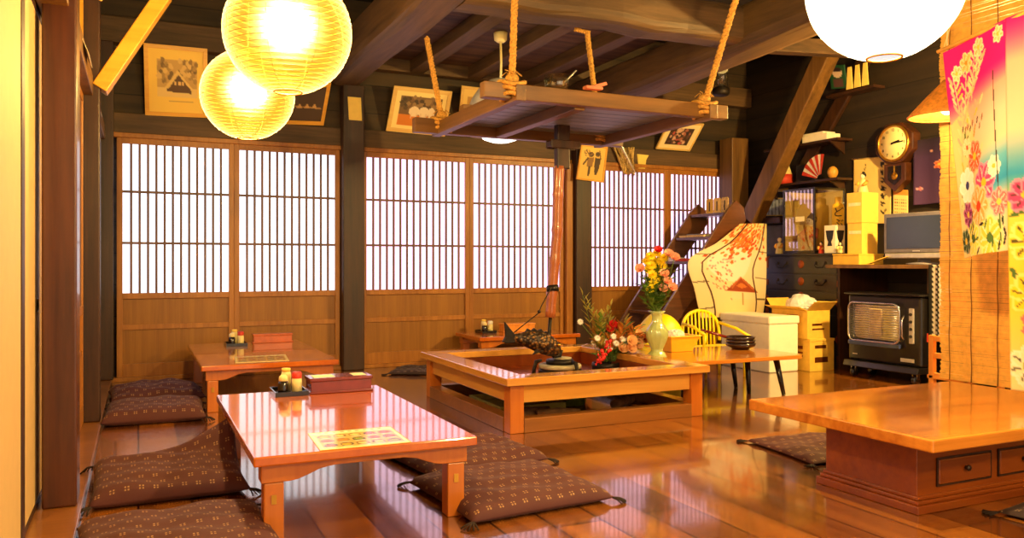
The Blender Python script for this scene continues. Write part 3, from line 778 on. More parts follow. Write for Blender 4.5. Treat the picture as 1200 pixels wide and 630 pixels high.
MB().tube([(2.60, 4.96, 0.83), (2.52, 4.96, 0.70), (2.50, 4.96, 0.655), (2.31, 4.95, 0.53)], 0.004, 6).ball((2.505, 4.96, 0.665), 0.012).build('tie_string', 'iron', t)
# fish
t = thing('iron_fish', 'cast iron fish lever with golden scales hanging tilted above the hearth', 'fish', (2.47, 4.93, 0.35))
A, B = Vector((2.285, 4.93, 0.50)), Vector((2.655, 4.93, 0.385))
ax = (B - A).normalized(); up = Vector((0, 1, 0)).cross(ax) * -1
if up.z < 0: up = -up
L_ = (B - A).length
prof = [(0.0, .028, .012), (.1, .036, .02), (.22, .056, .036), (.4, .078, .05), (.58, .088, .056), (.74, .086, .056), (.86, .07, .048), (.95, .045, .034), (1.0, .016, .014)]
m = MB(); rings = []
for (k, hh, ww) in prof:
    p = A + ax * L_ * k + up * (0.025 * math.sin(PI * k))
    rings.append([m.bm.verts.new(p + up * hh * .86 * math.sin(2 * PI * q / 18) + Vector((0, 1, 0)) * ww * math.cos(2 * PI * q / 18)) for q in range(18)])
for i in range(len(rings) - 1):
    for q in range(18):
        f = m.bm.faces.new((rings[i][q], rings[i][(q + 1) % 18], rings[i + 1][(q + 1) % 18], rings[i + 1][q])); f.smooth = True
m.bm.faces.new(rings[0][::-1]); m.bm.faces.new(rings[-1])
def scale_mat():
    mm, N, L, b = new_mat('fish_scales')
    tc = N.new('ShaderNodeTexCoord'); vo = N.new('ShaderNodeTexVoronoi'); vo.inputs['Scale'].default_value = 42
    L.new(tc.outputs['Object'], vo.inputs['Vector'])
    r = N.new('ShaderNodeValToRGB'); r.color_ramp.elements[0].position = 0.05; r.color_ramp.elements[0].color = lin4((150, 104, 48)); r.color_ramp.elements[1].position = 0.55; r.color_ramp.elements[1].color = lin4((48, 34, 26))
    L.new(vo.outputs['Distance'], r.inputs[0]); L.new(r.outputs[0], b.inputs['Base Color']); b.inputs['Metallic'].default_value = 0.5; b.inputs['Roughness'].default_value = 0.4
    bp_ = N.new('ShaderNodeBump'); bp_.inputs['Strength'].default_value = 0.9; bp_.inputs['Distance'].default_value = 0.008; bp_.invert = True
    L.new(vo.outputs['Distance'], bp_.inputs['Height']); L.new(bp_.outputs[0], b.inputs['Normal'])
scale_mat()
m.build('body', 'fish_scales', t, subsurf=1)
yv = Vector((0, 0.012, 0))
tail = [(0.02, 0.02), (-0.03, 0.05), (-0.085, 0.085), (-0.06, 0.02), (-0.05, -0.01), (-0.06, -0.05), (-0.03, -0.05), (0.03, -0.03)]
MB().prism([(x, y) for x, y in tail], A - yv, ax, up, yv * 2).build('tail_fin', 'iron', t, bevel=0.004)
dors = [(L_ * .2, .055), (L_ * .24, .10), (L_ * .32, .092), (L_ * .36, .118), (L_ * .44, .105), (L_ * .5, .127), (L_ * .57, .11), (L_ * .62, .122), (L_ * .7, .10), (L_ * .74, .08)]
MB().prism([(x, y * .88) for x, y in dors] + [(L_ * .5, .07)], A - yv * .6, ax, up, yv * 1.2).build('dorsal_fin', 'iron', t, bevel=0.002)
MB().prism([(L_ * .6, -.03), (L_ * .4, -.075), (L_ * .44, -.03)], A - Vector((0, 0.062, 0)), ax, up, yv).build('side_fin', 'iron', t, bevel=0.002)
MB().ball(A + ax * L_ * .87 + up * .04 + Vector((0, -.045, 0)), 0.011).build('eye', 'brass', t)

# ------------------------------------------------------------------ rack hung over the hearth
t = thing('hanging_rack', 'wooden lattice rack hung on straw ropes over the hearth', 'rack', (2.58, 4.73, 1.90))
RX0, RX1, RY0, RY1 = 1.885, 3.27, 4.07, 5.36
MB().box(RX0 - .165, RY0, 1.912, RX1 + .13, RY0 + .07, 2.0).build('end_beam', 'rack_wood', t, bevel=0.005)
MB().box(RX0 - .165, RY1 - .07, 1.90, RX1 + .13, RY1, 2.0).build('end_beam', 'rack_wood', t, bevel=0.005)
for x in (RX0, RX1 - .06): MB().box(x, RY0 - .06, 1.895, x + .06, RY1 + .06, 1.985).build('side_beam', 'rack_wood_y', t, bevel=0.005)
for k in range(10):
    y = RY0 + .08 + (RY1 - RY0 - .16) * k / 10
    MB().box(RX0 + .062, y + .003, 1.966, RX1 - .062, y + .107, 1.982).build('slat', 'rack_board', t, bevel=0.003)
for x in (2.36,): MB().box(x - .035, RY0 + .072, 1.90, x + .035, RY1 - .072, 1.965).build('batten', 'rack_wood_y', t, bevel=0.004)
MB().box(RX0 + .062, 4.965, 1.983, RX1 - .062, 5.035, 2.05).build('center_beam', 'rack_wood', t, bevel=0.004)
ROPES = [((1.90, 4.10), on_z(604, -25, 2.60), 'straw rope of the rack at its front left, thick with a big knot'), ((3.235, 4.10), on_z(874, -40, 2.72), 'long slanting straw rope at the front right end of the rack'),
         ((1.93, 5.33), on_z(500, 44, 2.64), 'straw rope at the rear left corner of the rack, below the broad beam'), ((3.21, 5.33), on_z(688, 38, 2.68), 'straw rope at the rear right of the rack with a frayed loop on top')]
for (x, y), top, lab in ROPES:
    r = thing('straw_rope', lab, 'rope', (x, y, 1.87), 'ropes of the hanging rack')
    m = MB()
    for s in range(3): m.tube(rope_pts((x, y, 2.0), top, 0.011, 9, s), 0.012, 6)
    m.build('rope', 'rope', r)
    m = MB()
    for q in range(3):
        zc = 1.93 + 0.035 * q
        m.tube([(x + 0.06 * math.cos(a) * (1 + .1 * q), y + 0.075 * math.sin(a), zc + 0.012 * math.sin(2 * a + q)) for a in [2 * PI * k / 20 for k in range(21)]], 0.013, 6, cap=False)
    m.ball((x, y, 2.03), (0.04, 0.04, 0.035), 10, 8)
    for q in range(7):
        an = q * 0.9; m.tube([(x, y, 2.03), (x + .03 * math.cos(an), y + .03 * math.sin(an), 2.07), (x + .06 * math.cos(an), y + .06 * math.sin(an), 2.05 + .02 * math.sin(q * 2))], 0.003, 4)
    m.build('knot', 'rope', r)
    m = MB()
    for s in range(3 if 'frayed' in lab else 0): m.tube(rope_pts(Vector(top) + Vector((-.1, 0, .01)), Vector(top) + Vector((.02, 0, 0)), 0.009, 2, s, 10), 0.009, 6)
    if 'frayed' in lab: m.build('tied_end', 'rope', r)
# things lying on the rack
p = on_z(655, 103, 2.0)
g = thing('glass_bowl', 'small glass bowl standing on the front beam of the hanging rack', 'bowl', (p.x, p.y + .03, 2.0))
MB().lathe([(0.001, 0.0), (0.06, 0.0), (0.066, 0.01), (0.074, 0.075), (0.07, 0.075), (0.062, 0.012), (0.001, 0.008)], (p.x, p.y + .03, 2.0), 16, cap=False, fn=lambda a, z: 1 + 0.04 * math.cos(8 * a)).build('bowl_body', 'clear_glass', g)
MB().tube([(p.x + .05, p.y + .03, 2.04), (p.x + .13, p.y + .03, 2.12)], 0.005, 6).build('handle', 'silver', g)
p = on_z(698, 104, 2.0)
tag(MB().bar((p.x - .05, p.y + .04, 2.012), (p.x + .06, p.y + .04, 2.012), 0.05, 0.02).bar((p.x + .01, p.y + .04, 2.02), (p.x + .09, p.y + .04, 2.045), 0.04, 0.02).build('wooden_clapper', 'pink_cloth', bevel=0.005), 'pinkish folded cloth on the front beam of the rack, right of the glass bowl', 'cloth')
# pendant lamp behind the rack
t = thing('pendant_lamp', 'white pendant lamp with a plastic shade hanging behind the rack', 'lamp', (2.79, 6.25, 2.02))
MB().lathe([(0.05, 0.54), (0.10, 0.525), (0.19, 0.45), (0.25, 0.36), (0.29, 0.24), (0.305, 0.10), (0.30, 0.07), (0.285, 0.10), (0.27, 0.24), (0.235, 0.34), (0.09, 0.50)], (2.79, 6.25, 2.02), 32, cap=False).build('shade', 'white_plastic', t)
MB().lathe([(0.001, 0.0), (0.08, 0.006), (0.15, 0.03), (0.18, 0.07), (0.001, 0.08)], (2.79, 6.25, 2.02), 28, cap=False).build('diffuser', 'lamp_glow', t)
MB().tube([(2.79, 6.25, 2.52), (2.795, 6.25, 2.7), (2.79, 6.25, 2.88)], 0.011, 8).build('cord', 'cream', t)
MB().lathe([(0.03, 0.0), (0.055, 0.02), (0.06, 0.08), (0.05, 0.085)], (2.79, 6.25, 2.87), 20).build('ceiling_rose', 'cream', t)

# ------------------------------------------------------------------ low lacquered tables
def low_table(x0, x1, y0, y1, zt, label, group='low lacquered tables', th=0.036, mat='lacquer', hardware=True, leg=0.07):
    t = thing('low_table', label, 'table', ((x0 + x1) / 2, (y0 + y1) / 2, 0), group)
    MB().box(x0, y0, zt - th, x1, y1, zt).build('table_top', mat, t, bevel=0.006)
    ins = 0.04; L = []
    for sx in (0, 1):
        for sy in (0, 1):
            x = x0 + ins if sx == 0 else x1 - ins - leg; y = y0 + ins if sy == 0 else y1 - ins - leg
            lg = MB().box(x, y, 0, x + leg, y + leg, zt - th - .07).build('leg', 'lacquer_leg', t, bevel=0.004)
            if hardware:
                fx = x + leg / 2
                q = MB().box(fx - .009, y - .003 if sy == 0 else y + leg, 0.135, fx + .009, y if sy == 0 else y + leg + .003, 0.168)
                q.build('brass_plate', 'brass', lg)
    # shaped aprons: deep over the legs, arched between
    def arch(n, a0, a1):
        w = a1 - a0; pts = [(a0, 0), (a1, 0)]
        low = [(a1, -.068), (a1 - .10, -.068), (a1 - .13, -.064), (a1 - .17, -.05), (a1 - .21, -.034), (a1 - .26, -.026)]
        lo2 = [(a0 + .26, -.026), (a0 + .21, -.034), (a0 + .17, -.05), (a0 + .13, -.064), (a0 + .10, -.068), (a0, -.068)]
        return pts + low + lo2
    ze = zt - th - .0005
    for y in (y0 + .036, y1 - .036 - .078):
        MB().prism(arch(0, x0 + .03, x1 - .03), (0, y, ze), (1, 0, 0), (0, 0, 1), (0, .078, 0)).build('apron', 'lacquer_leg', t, bevel=0.003)
    for x in (x0 + .05, x1 - .05 - .03):
        MB().box(x, y0 + .115, ze - .03, x + .03, y1 - .115, ze).build('side_rail', 'lacquer_leg', t, bevel=0.003)
    return t
low_table(0.367, 1.215, 2.945, 4.43, 0.317, 'low lacquered table nearest the camera, with a photo menu at its front edge')
low_table(0.378, 1.29, 5.70, 7.30, 0.317, 'low lacquered table at the left, in front of the shoji beside the corner')
low_table(2.84, 3.90, 6.83, 7.46, 0.317, 'low lacquered table against the shoji, behind the hearth')

# ------------------------------------------------------------------ thick slab table on a drawer pedestal
t = thing('slab_table', 'thick golden slab table on a dark drawer pedestal at the right', 'table', (3.36, 2.5, 0))
SZ = 0.35
MB().box(2.645, 2.035, SZ - .05, 4.07, 3.02, SZ).build('slab_top', 'slab', t, bevel=0.006)
ped = MB().box(2.83, 2.25, 0.05, 3.92, 2.72, SZ - .0505).build('pedestal', 'pedestal', t, bevel=0.003)
MB().box(2.80, 2.22, 0, 3.95, 2.75, .034).box(2.812, 2.232, .034, 3.938, 2.738, .05).box(2.82, 2.24, .05, 3.93, 2.73, .066).build('plinth', 'pedestal', t, bevel=.004)
for x0, x1 in ((2.95, 3.27), (3.33, 3.63)):
    dr = MB().box(x0, 2.240, 0.10, x1, 2.249, 0.20).build('drawer', 'pedestal', t, bevel=0.004)
    f = MB().box(x0 - .008, 2.243, .092, x1 + .008, 2.2495, .0985).box(x0 - .008, 2.243, .2015, x1 + .008, 2.2495, .208).box(x0 - .008, 2.243, .0985, x0 - .0015, 2.2495, .2015).box(x1 + .0015, 2.243, .0985, x1 + .008, 2.2495, .2015)
    f.build('drawer_frame', 'post', t)
    MB().lathe([(0.001, -.02), (0.012, -.018), (0.013, -.012), (0.007, -.005), (0.008, 0.0)], ((x0 + x1) / 2, 2.240, 0.155), 14, 'Y').build('knob', 'post', dr)

# ------------------------------------------------------------------ floor cushions
def cushion(c, sx, sy, th, rot, label, mat='zabuton', z0=0.0, tilt=None, seed=1, wr=0.008, group='patterned floor cushions'):
    t = thing('floor_cushion', label, 'cushion', (c[0], c[1], z0), group)
    n = 34; rn = random.Random(seed); ph = [rn.uniform(0, 6.28) for _ in range(6)]
    ca, sa = math.cos(rot), math.sin(rot)
    me = bpy.data.meshes.new('cover'); bm = bmesh.new(); uvl = bm.loops.layers.uv.new('cloth')
    def P(u, v, top):
        a, b = 2 * u - 1, 2 * v - 1
        e = max(0, (1 - abs(a) ** 5)) * max(0, (1 - abs(b) ** 5))
        prof = e ** 0.42
        corner = (abs(a) * abs(b)) ** 6
        x = a * sx / 2 * (1 - .035 * (1 - abs(b) ** 2) * abs(a) ** 4) ; y = b * sy / 2 * (1 - .035 * (1 - abs(a) ** 2) * abs(b) ** 4)
        h = th * (0.30 + 0.70 * prof) if top else th * 0.22 * (1 - min(1, prof * 1.3))
        if top: h += wr * (math.sin(7 * a + 3 * b + ph[0]) * math.cos(5 * b - 2 * a + ph[1]) + .6 * math.sin(13 * b + ph[2] + 4 * a)) * e ** .5
        if tilt: h += tilt(a, b)
        return Vector((x * ca - y * sa, x * sa + y * ca, h + .002))
    for top in (True, False):
        g = [[bm.verts.new(P(i / (n - 1), j / (n - 1), top)) for i in range(n)] for j in range(n)]
        for j in range(n - 1):
            for i in range(n - 1):
                q = (g[j][i], g[j][i + 1], g[j + 1][i + 1], g[j + 1][i])
                f = bm.faces.new(q if top else q[::-1]); f.smooth = True
                for lp, (ii, jj) in zip(f.loops, ((i, j), (i + 1, j), (i + 1, j + 1), (i, j + 1)) if top else ((i, j + 1), (i + 1, j + 1), (i + 1, j), (i, j))):
                    lp[uvl].uv = (ii / (n - 1) * sx, jj / (n - 1) * sy)
        if top: G = g
        else:
            for k in range(n - 1):
                for qa in ((G[0][k + 1], G[0][k], g[0][k], g[0][k + 1]), (G[-1][k], G[-1][k + 1], g[-1][k + 1], g[-1][k]), (G[k][0], G[k + 1][0], g[k + 1][0], g[k][0]), (G[k + 1][-1], G[k][-1], g[k][-1], g[k + 1][-1])):
                    f = bm.faces.new(qa); f.smooth = True
                    for lp in f.loops:
                        lp[uvl].uv = (0.001, 0.001)
    bm.to_mesh(me); bm.free(); me.materials.append(MATS[mat])
    o = bpy.data.objects.new('cover', me); COL.objects.link(o); o.parent = t; ORG[o.name] = Vector((c[0], c[1], z0))
    for (a, b) in ((-1, -1), (1, -1), (1, 1), (-1, 1)):
        x, y = a * sx / 2 * .99, b * sy / 2 * .99; x, y = x * ca - y * sa, x * sa + y * ca
        zc = z0 + th * .28 + (tilt(a, b) if tilt else 0)
        m = MB()
        for q in range(5):
            an = math.atan2(y, x) + (q - 2) * .35
            m.tube([(c[0] + x * .985, c[1] + y * .985, zc), (c[0] + x + .03 * math.cos(an), c[1] + y + .03 * math.sin(an), max(.006, zc - .006)), (c[0] + x + .055 * math.cos(an), c[1] + y + .055 * math.sin(an), .006 if not tilt else max(.006, zc - .03))], 0.0035, 4)
        m.build('tassel', 'tassel', t)
    return t
cushion((0.13, 3.08), 0.64, 0.60, 0.085, 0.05, 'brown cushion at the bottom left, front one of the pair left of the near table', seed=2)
cushion((0.125, 3.92), 0.62, 0.56, 0.09, 0.02, 'brown cushion with a turned up corner, rear of two left of the near table', seed=3, tilt=lambda a, b: 0.10 * max(0, (a + b - .6)) ** 2 + .018 * (b + 1))
cushion((0.10, 5.74), 0.60, 0.58, 0.105, -0.03, 'plump reddish lit cushion left of the rear left table, front of the two there', seed=4)
cushion((0.12, 6.55), 0.62, 0.58, 0.10, 0.06, 'darker cushion left of the rear left table, behind the plump reddish one', 'zabuton', seed=5, wr=.014)
cushion((1.50, 3.84), 0.66, 0.60, 0.075, 0.14, 'brown cushion on the right of the near table, rear one of that pair', seed=6, wr=.012)
cushion((1.45, 3.17), 0.66, 0.64, 0.08, 0.08, 'brown cushion on the right of the near table, front one by its leg', seed=7)
cushion((2.36, 7.08), 0.50, 0.50, 0.04, -0.55, 'flat dark cushion on the floor left of the table behind the hearth', 'zabuton_dark', seed=8)
cushion((3.33, 3.22), 0.58, 0.56, 0.035, -0.12, 'thin dotted cushion poking out behind the slab table pedestal', seed=9)
cushion((3.42, 1.86), 0.60, 0.54, 0.04, 0.1, 'dark cushion on the floor in front of the slab table drawers', 'zabuton_dark', seed=10)

# ------------------------------------------------------------------ step ladder before the shoji
t = thing('step_ladder', 'dark wooden step ladder stair leaning up to the right before the shoji', 'stair', (4.6, 6.9, 0))
NB, NT = Vector((4.40, 6.62, 0.0)), Vector((5.62, 6.62, 1.56))
def stringer(y):
    d = (NT - NB).normalized(); s = Vector((d.z, 0, -d.x))
    p0, p1 = Vector((NB.x, y, 0)), Vector((NT.x, y, NT.z))
    poly = [(p0.x - .10, 0.0), (p0.x + .14, 0.0), (p1.x + .13, p1.z - .12), (p1.x + .10, p1.z + .02), (p1.x + .0, p1.z + .09), (p1.x - .10, p1.z - .0)]
    MB().prism(poly, (0, y, 0), (1, 0, 0), (0, 0, 1), (0, .035, 0)).build('stringer', 'stair_wood', t, bevel=0.005)
stringer(6.60); stringer(7.22)
TREADS = []
for k in range(6):
    z = 0.24 + 0.255 * k; x = NB.x + (NT.x - NB.x) * z / NT.z + .02
    MB().box(x - .10, 6.637, z - .018, x + .11, 7.218, z + .012).build('tread', 'stair_wood', t, bevel=0.004); TREADS.append((x, z + .0125))
def book(p, w, d, h, mat, label, cat='book', rot=0.0, cover=None):
    b = thing('book', label, cat, p, 'things on the step ladder')
    c, s = math.cos(rot), math.sin(rot)
    m = MB(); o = Vector(p); e1, e2 = Vector((c, s, 0)), Vector((-s, c, 0))
    m.prism([(-w / 2, -d / 2), (w / 2, -d / 2), (w / 2, d / 2), (-w / 2, d / 2)], o, e1, e2, (0, 0, h)); m.build('cover', mat, b, bevel=0.002)
    q = MB(); q.prism([(-w / 2 + .004, -d / 2 - .001), (w / 2 + .001, -d / 2 - .001), (w / 2 + .001, d / 2 - .004), (-w / 2 + .004, d / 2 - .004)], o + Vector((0, 0, h * .2)), e1, e2, (0, 0, h * .6)); q.build('pages', 'paper', b)
    return b
x, z = TREADS[5]
for k, (mt, lab) in enumerate((('cardboard', 'brown wooden tag propped leftmost on the top step of the ladder'), ('box_cream', 'cream wooden tag propped in the middle of the top step'), ('straw', 'tan wooden tag propped rightmost on the top step of the ladder'))):
    g = thing('wooden_tag', lab, 'plaque', (x + .0, 6.72 + .14 * (2 - k), z), 'plaques on the top step')
    y0 = 6.70 + .125 * (2 - k)
    MB().prism([(0, 0), (.11, 0), (.11, .15), (.095, .165), (.015, .165), (0, .15)], (x - .01, y0, z), (0, 1, 0), (0, 0, 1), (0.012, 0, 0.0)).build('board', mt, g, bevel=.002)
    MB().box(x - .0125, y0 + .045, z + .03, x - .0102, y0 + .06, z + .13).build('brush_mark', 'ink', g)
x, z = TREADS[4]
book((x - .01, 6.95, z), .17, .42, .022, 'straw', 'tan folded newspaper lying on the second step from the top', 'newspaper')
book((x + .0, 6.9, z + .0222), .14, .30, .012, 'panel_grey', 'grey magazine on top of the folded newspaper on the ladder', 'magazine', .1)
x, z = TREADS[3]
book((x, 6.85, z), .15, .24, .03, 'doll_red', 'red book lying on the third step from the top', 'book', .15)
book((x, 7.06, z), .13, .15, .04, 'white_plastic', 'white booklet beside the red book on the ladder step', 'book', -.1)
x, z = TREADS[2]
book((x, 6.95, z), .15, .35, .018, 'panel_grey', 'pale grey folder lying on the lower ladder step behind the flowers', 'folder')

# ------------------------------------------------------------------ big painted paper kite
cv = Canvas(90, 120, (250, 228, 168))
cv.vgrad([(0, (252, 226, 150)), (.35, (255, 240, 205)), (.55, (255, 236, 200)), (1, (250, 226, 160))])
cv.ell(.45, .45, .26, .26, (255, 248, 232))
rn = random.Random(4)
for _ in range(210):
    x, y = rn.gauss(.45, .2), rn.gauss(.20, .10)
    cv.ell(x, y, .026, .02, rn.choice([(236, 110, 30), (226, 84, 28), (246, 150, 50), (240, 128, 60)]), rn.uniform(0, 3))
for _ in range(40):
    x, y = rn.gauss(.36, .08), rn.gauss(.62, .08); cv.ell(x, y, .012, .010, rn.choice([(230, 120, 70), (240, 150, 130)]), rn.uniform(0, 3))
for _ in range(26): cv.ell(rn.gauss(.38, .1), rn.gauss(.47, .05), .012, .012, (248, 170, 170))
cv.rect(.44, .72, .78, .80, (252, 232, 190)); cv.poly([(.36, .735), (.50, .655), (.60, .59), (.72, .655), (.86, .735)], (176, 74, 34)); cv.line(.46, .70, .60, .60, .008, (214, 120, 60)); cv.line(.60, .60, .77, .70, .008, (214, 120, 60))
cv.poly([(.52, .68), (.60, .645), (.68, .68), (.60, .70)], (226, 130, 60))
cv.line(.60, .74, .60, .86, .006, (200, 160, 100))
for yy_ in (.42, .68, .90): cv.line(.02, yy_, .20, yy_ - .02, .006, (96, 70, 40)); cv.line(.82, yy_ - .1, .99, yy_ - .1, .006, (120, 90, 50))
KY = 6.44
def kpt(px, py): return on_y(px, py, KY)
KL = [kpt(868, 262), kpt(840, 284), kpt(806, 305), kpt(812, 340), kpt(818, 372)]
KR = [kpt(899, 262), kpt(898, 288), kpt(897, 318), kpt(895, 345), kpt(891, 368)]
def smooth_edge(P, v):
    k = v * 4; j = min(3, int(k)); f = k - j
    p0, p1, p2, p3 = P[max(0, j - 1)], P[j], P[j + 1], P[min(4, j + 2)]
    return 0.5 * (2 * p1 + (p2 - p0) * f + (2 * p0 - 5 * p1 + 4 * p2 - p3) * f * f + (3 * p1 - p0 - 3 * p2 + p3) * f ** 3)
def kfn(u, v):
    a = smooth_edge(KL, v); b = smooth_edge(KR, v)
    p = a.lerp(b, u); p.y += -.07 * math.sin(PI * u) + .05 * (1 - v) - 0.04
    return p
t = thing('painted_kite', 'big cream paper kite painted with autumn leaves and a red mountain roof', 'kite', (kfn(.5, 1).x, KY, 0.50))
sheet('paper', cv, kfn, 'painted_paper', t, 0.003)
for u in (.17, .80):
    MB().tube([kfn(u + .03 * math.sin(9 * k / 12), k / 12) + Vector((0, -.006, 0)) for k in range(13)], 0.007, 6).build('bamboo_rib', 'stair_wood', t)
for v in (.35, .75):
    MB().tube([kfn(k / 12, v) + Vector((0, .008, 0)) for k in range(13)], 0.005, 6).build('bamboo_rib', 'straw', t)

# ------------------------------------------------------------------ white box, cardboard boxes
t = thing('foam_box', 'white foam box on the floor below the painted kite', 'box', (5.37, 6.0, 0))
MB().box(5.20, 5.66, 0, 5.545, 6.33, .44).build('box_body', 'styrofoam', t, bevel=.012)
MB().box(5.19, 5.65, .4405, 5.555, 6.34, .515).build('lid', 'styrofoam', t, bevel=.014)
t = thing('cardboard_box', 'closed yellow cardboard box on the floor before the dark chest', 'box', (5.75, 5.8, 0))
MB().box(5.60, 5.572, 0, 5.90, 6.03, .275).build('carton', 'cardboard', t, bevel=.004)
MB().box(5.596, 5.568, .2752, 5.904, 6.034, .30).build('flap_top', 'cardboard', t, bevel=.003)
mk = MB()
for (y0, z0, w, h) in ((5.66, .20, .12, .03), (5.66, .16, .20, .015), (5.66, .13, .16, .015), (5.90, .06, .06, .06)): mk.box(5.5985, y0, z0, 5.5998, y0 + w, z0 + h)
for (x0, z0, w, h) in ((5.66, .21, .14, .03), (5.66, .08, .16, .05)): mk.box(x0, 5.5705, z0, x0 + w, 5.5718, z0 + h)
mk.build('printed_mark', 'copper', t)
t = thing('cardboard_box', 'open yellow cardboard box stacked on the closed one, with a plastic bag inside', 'box', (5.75, 5.8, .3005))
m = MB(); x0, y0, x1, y1, z0, z1 = 5.58, 5.585, 5.86, 6.04, .301, .56
m.box(x0, y0, z0, x1, y1, z0 + .006); w_ = .006
m.box(x0, y0, z0 + .006, x0 + w_, y1, z1).box(x1 - w_, y0, z0 + .006, x1, y1, z1).box(x0 + w_, y0, z0 + .006, x1 - w_, y0 + w_, z1).box(x0 + w_, y1 - w_, z0 + .006, x1 - w_, y1, z1)
m.build('carton', 'cardboard', t)
def flap(a, b, out, rise, ln):
    a, b, out = Vector(a), Vector(b), Vector(out); d = (out.normalized() * math.cos(rise) + Vector((0, 0, 1)) * math.sin(rise)) * ln
    n = out.normalized().cross(Vector((0, 0, 1))) * .02
    MB().prism([(0, 0), (1, 0), (1, 1), (0, 1)], a, b - a, d, Vector((0, 0, .005))).build('flap', 'cardboard', t)
flap((x0, y0, z1), (x0, y1, z1), (-1, 0, 0), .35, .10); flap((x0, y0, z1), (x1, y0, z1), (0, -1, 0), .75, .12); flap((x1, y0, z1), (x1, y1, z1), (1, 0, 0), 1.2, .08); flap((x0, y1, z1), (x1, y1, z1), (0, 1, 0), .9, .12)
mk = MB()
for (y_, z_, w, h) in ((5.70, .50, .14, .018), (5.70, .40, .05, .05)): mk.box(5.5785, y_, z_, 5.5798, y_ + w, z_ + h)
for (x_, z_, w, h) in ((5.64, .42, .12, .02), (5.64, .38, .15, .015)): mk.box(x_, 5.5835, z_, x_ + w, 5.5848, z_ + h)
mk.build('printed_mark', 'copper', t)
def crumple(name, c, r, mat, label, cat, seed=1, amp=.28, parent=None, seg=26):
    m = MB(); rn = random.Random(seed); ph = [(rn.uniform(2, 9), rn.uniform(2, 9), rn.uniform(0, 6)) for _ in range(7)]
    def fn(u, v):
        th, p_ = PI * v, 2 * PI * u
        k = 1 + amp * sum(math.sin(round(a) * p_ + b * th + c_) for a, b, c_ in ph) / 5 * math.sin(th)
        return Vector((c[0] + r[0] * k * math.sin(th) * math.cos(p_), c[1] + r[1] * k * math.sin(th) * math.sin(p_), c[2] + r[2] * k * math.cos(th)))
    m.grid(fn, seg, seg, False)
    return tag(m.build(name, mat), label, cat)
plain('plastic_bag', (232, 232, 236), 0.25, var=.1)
crumple('plastic_bag', (5.72, 5.80, .57), (.12, .16, .135), 'plastic_bag', 'crumpled clear white plastic bag bulging from the open cardboard box', 'bag', 3)

# ------------------------------------------------------------------ dark chest of drawers (tansu)
TX, TY0, TY1, TZ = 6.05, 5.64, 6.64, 1.095
t = thing('tansu_chest', 'black lacquered chest of drawers with round plates and copper corner fittings', 'chest', (6.28, 6.14, 0))
MB().box(TX + .012, TY0, 0, 6.50, TY1, TZ - .022).build('body', 'black_paint', t, bevel=.004)
MB().box(TX - .006, TY0 - .012, TZ - .0215, 6.51, TY1 + .012, TZ).build('chest_top', 'black_paint', t, bevel=.004)
zz = [.04, .27, .50, .72, .89, 1.065]
for k in range(5):
    z0, z1 = zz[k] + .006, zz[k + 1] - .006
    d = MB().box(TX, TY0 + .04, z0, TX + .0118, TY1 - .04, z1).build('drawer', 'black_paint', t, bevel=.003)
    MB().lathe([(0.001, -.004), (.038, -.003), (.042, 0)], (TX - .0005, (TY0 + TY1) / 2, z1 - .045 if k < 3 else (z0 + z1) / 2 + .01), 20, 'X').build('lock_plate', 'copper', d)
    for yk in (.24, .76):
        yc = TY0 + (TY1 - TY0) * yk; zc = (z0 + z1) / 2
        h = MB(); h.tube([(TX - .004, yc - .06, zc + .02), (TX - .02, yc - .06, zc), (TX - .024, yc - .04, zc - .022), (TX - .024, yc + .04, zc - .022), (TX - .02, yc + .06, zc), (TX - .004, yc + .06, zc + .02)], .005, 6)
        h.lathe([(0.001, -.005), (.015, -.004), (.017, 0)], (TX - .0005, yc - .06, zc + .022), 12, 'X').lathe([(0.001, -.005), (.015, -.004), (.017, 0)], (TX - .0005, yc + .06, zc + .022), 12, 'X')
        h.build('handle', 'iron', d)
for zc in (.08, .27, .50, .62, .80, .98, 1.04):
    for yk in (0, 1):
        y = TY0 if yk == 0 else TY1; s = 1 if yk == 0 else -1
        q = MB(); q.box(TX - .004, y - .003 * s, zc - .03, TX + .04, y + .035 * s, zc + .03)
        if zc in (.27, .62): q.prism([(-.05, 0), (0, .05), (.05, 0), (0, -.05)], (TX - .0055, y + .02 * s, zc), (0, 1, 0), (0, 0, 1), (.002, 0, 0))
        q.build('corner_fitting', 'copper', t)

# ------------------------------------------------------------------ counter, flat carton, boxes
t = thing('tv_counter', 'long wooden counter board over a dark recess behind the stove', 'counter', (6.2, 4.8, 0))
MB().box(5.82, 3.9, .952, 6.6, 5.60, .985).build('board', 'brown_post', t, bevel=.004)
for y in (3.92, 5.55): MB().box(5.95, y, 0, 6.58, y + .03, .951).build('side_panel', 'post', t)
for y in (4.62, 4.92): MB().box(6.36, y, 0, 6.40, y + .03, .951).build('upright', 'brown_post', t)
MB().box(6.585, 3.951, 0, 6.60, 5.549, .951).build('back_panel', 'dark_boards_side', t)
def carton(name, x0, y0, z0, x1, y1, z1, mats, label, cat, group=None, lid=True):
    g = thing(name, label, cat, ((x0 + x1) / 2, (y0 + y1) / 2, z0), group)
    zl = z1 - (z1 - z0) * .16 if lid else z1
    MB().box(x0 + .004, y0 + .004, z0, x1 - .004, y1 - .004, zl).build('box_body', mats[0], g, bevel=.003)
    if lid: MB().box(x0, y0, zl + .0005, x1, y1, z1).build('lid', mats[1], g, bevel=.003)
    return g
carton('flat_carton', 5.885, 5.27, .9855, 6.2, 5.58, 1.085, ('cardboard', 'cardboard'), 'low yellow carton on the counter beside the chest top', 'box')
g = carton('gift_box', 6.05, 5.385, 1.0855, 6.26, 5.56, 1.372, ('box_cream', 'box_yellow'), 'lower yellow gift box of the two standing right of the glass case', 'box', 'yellow gift boxes', lid=False)
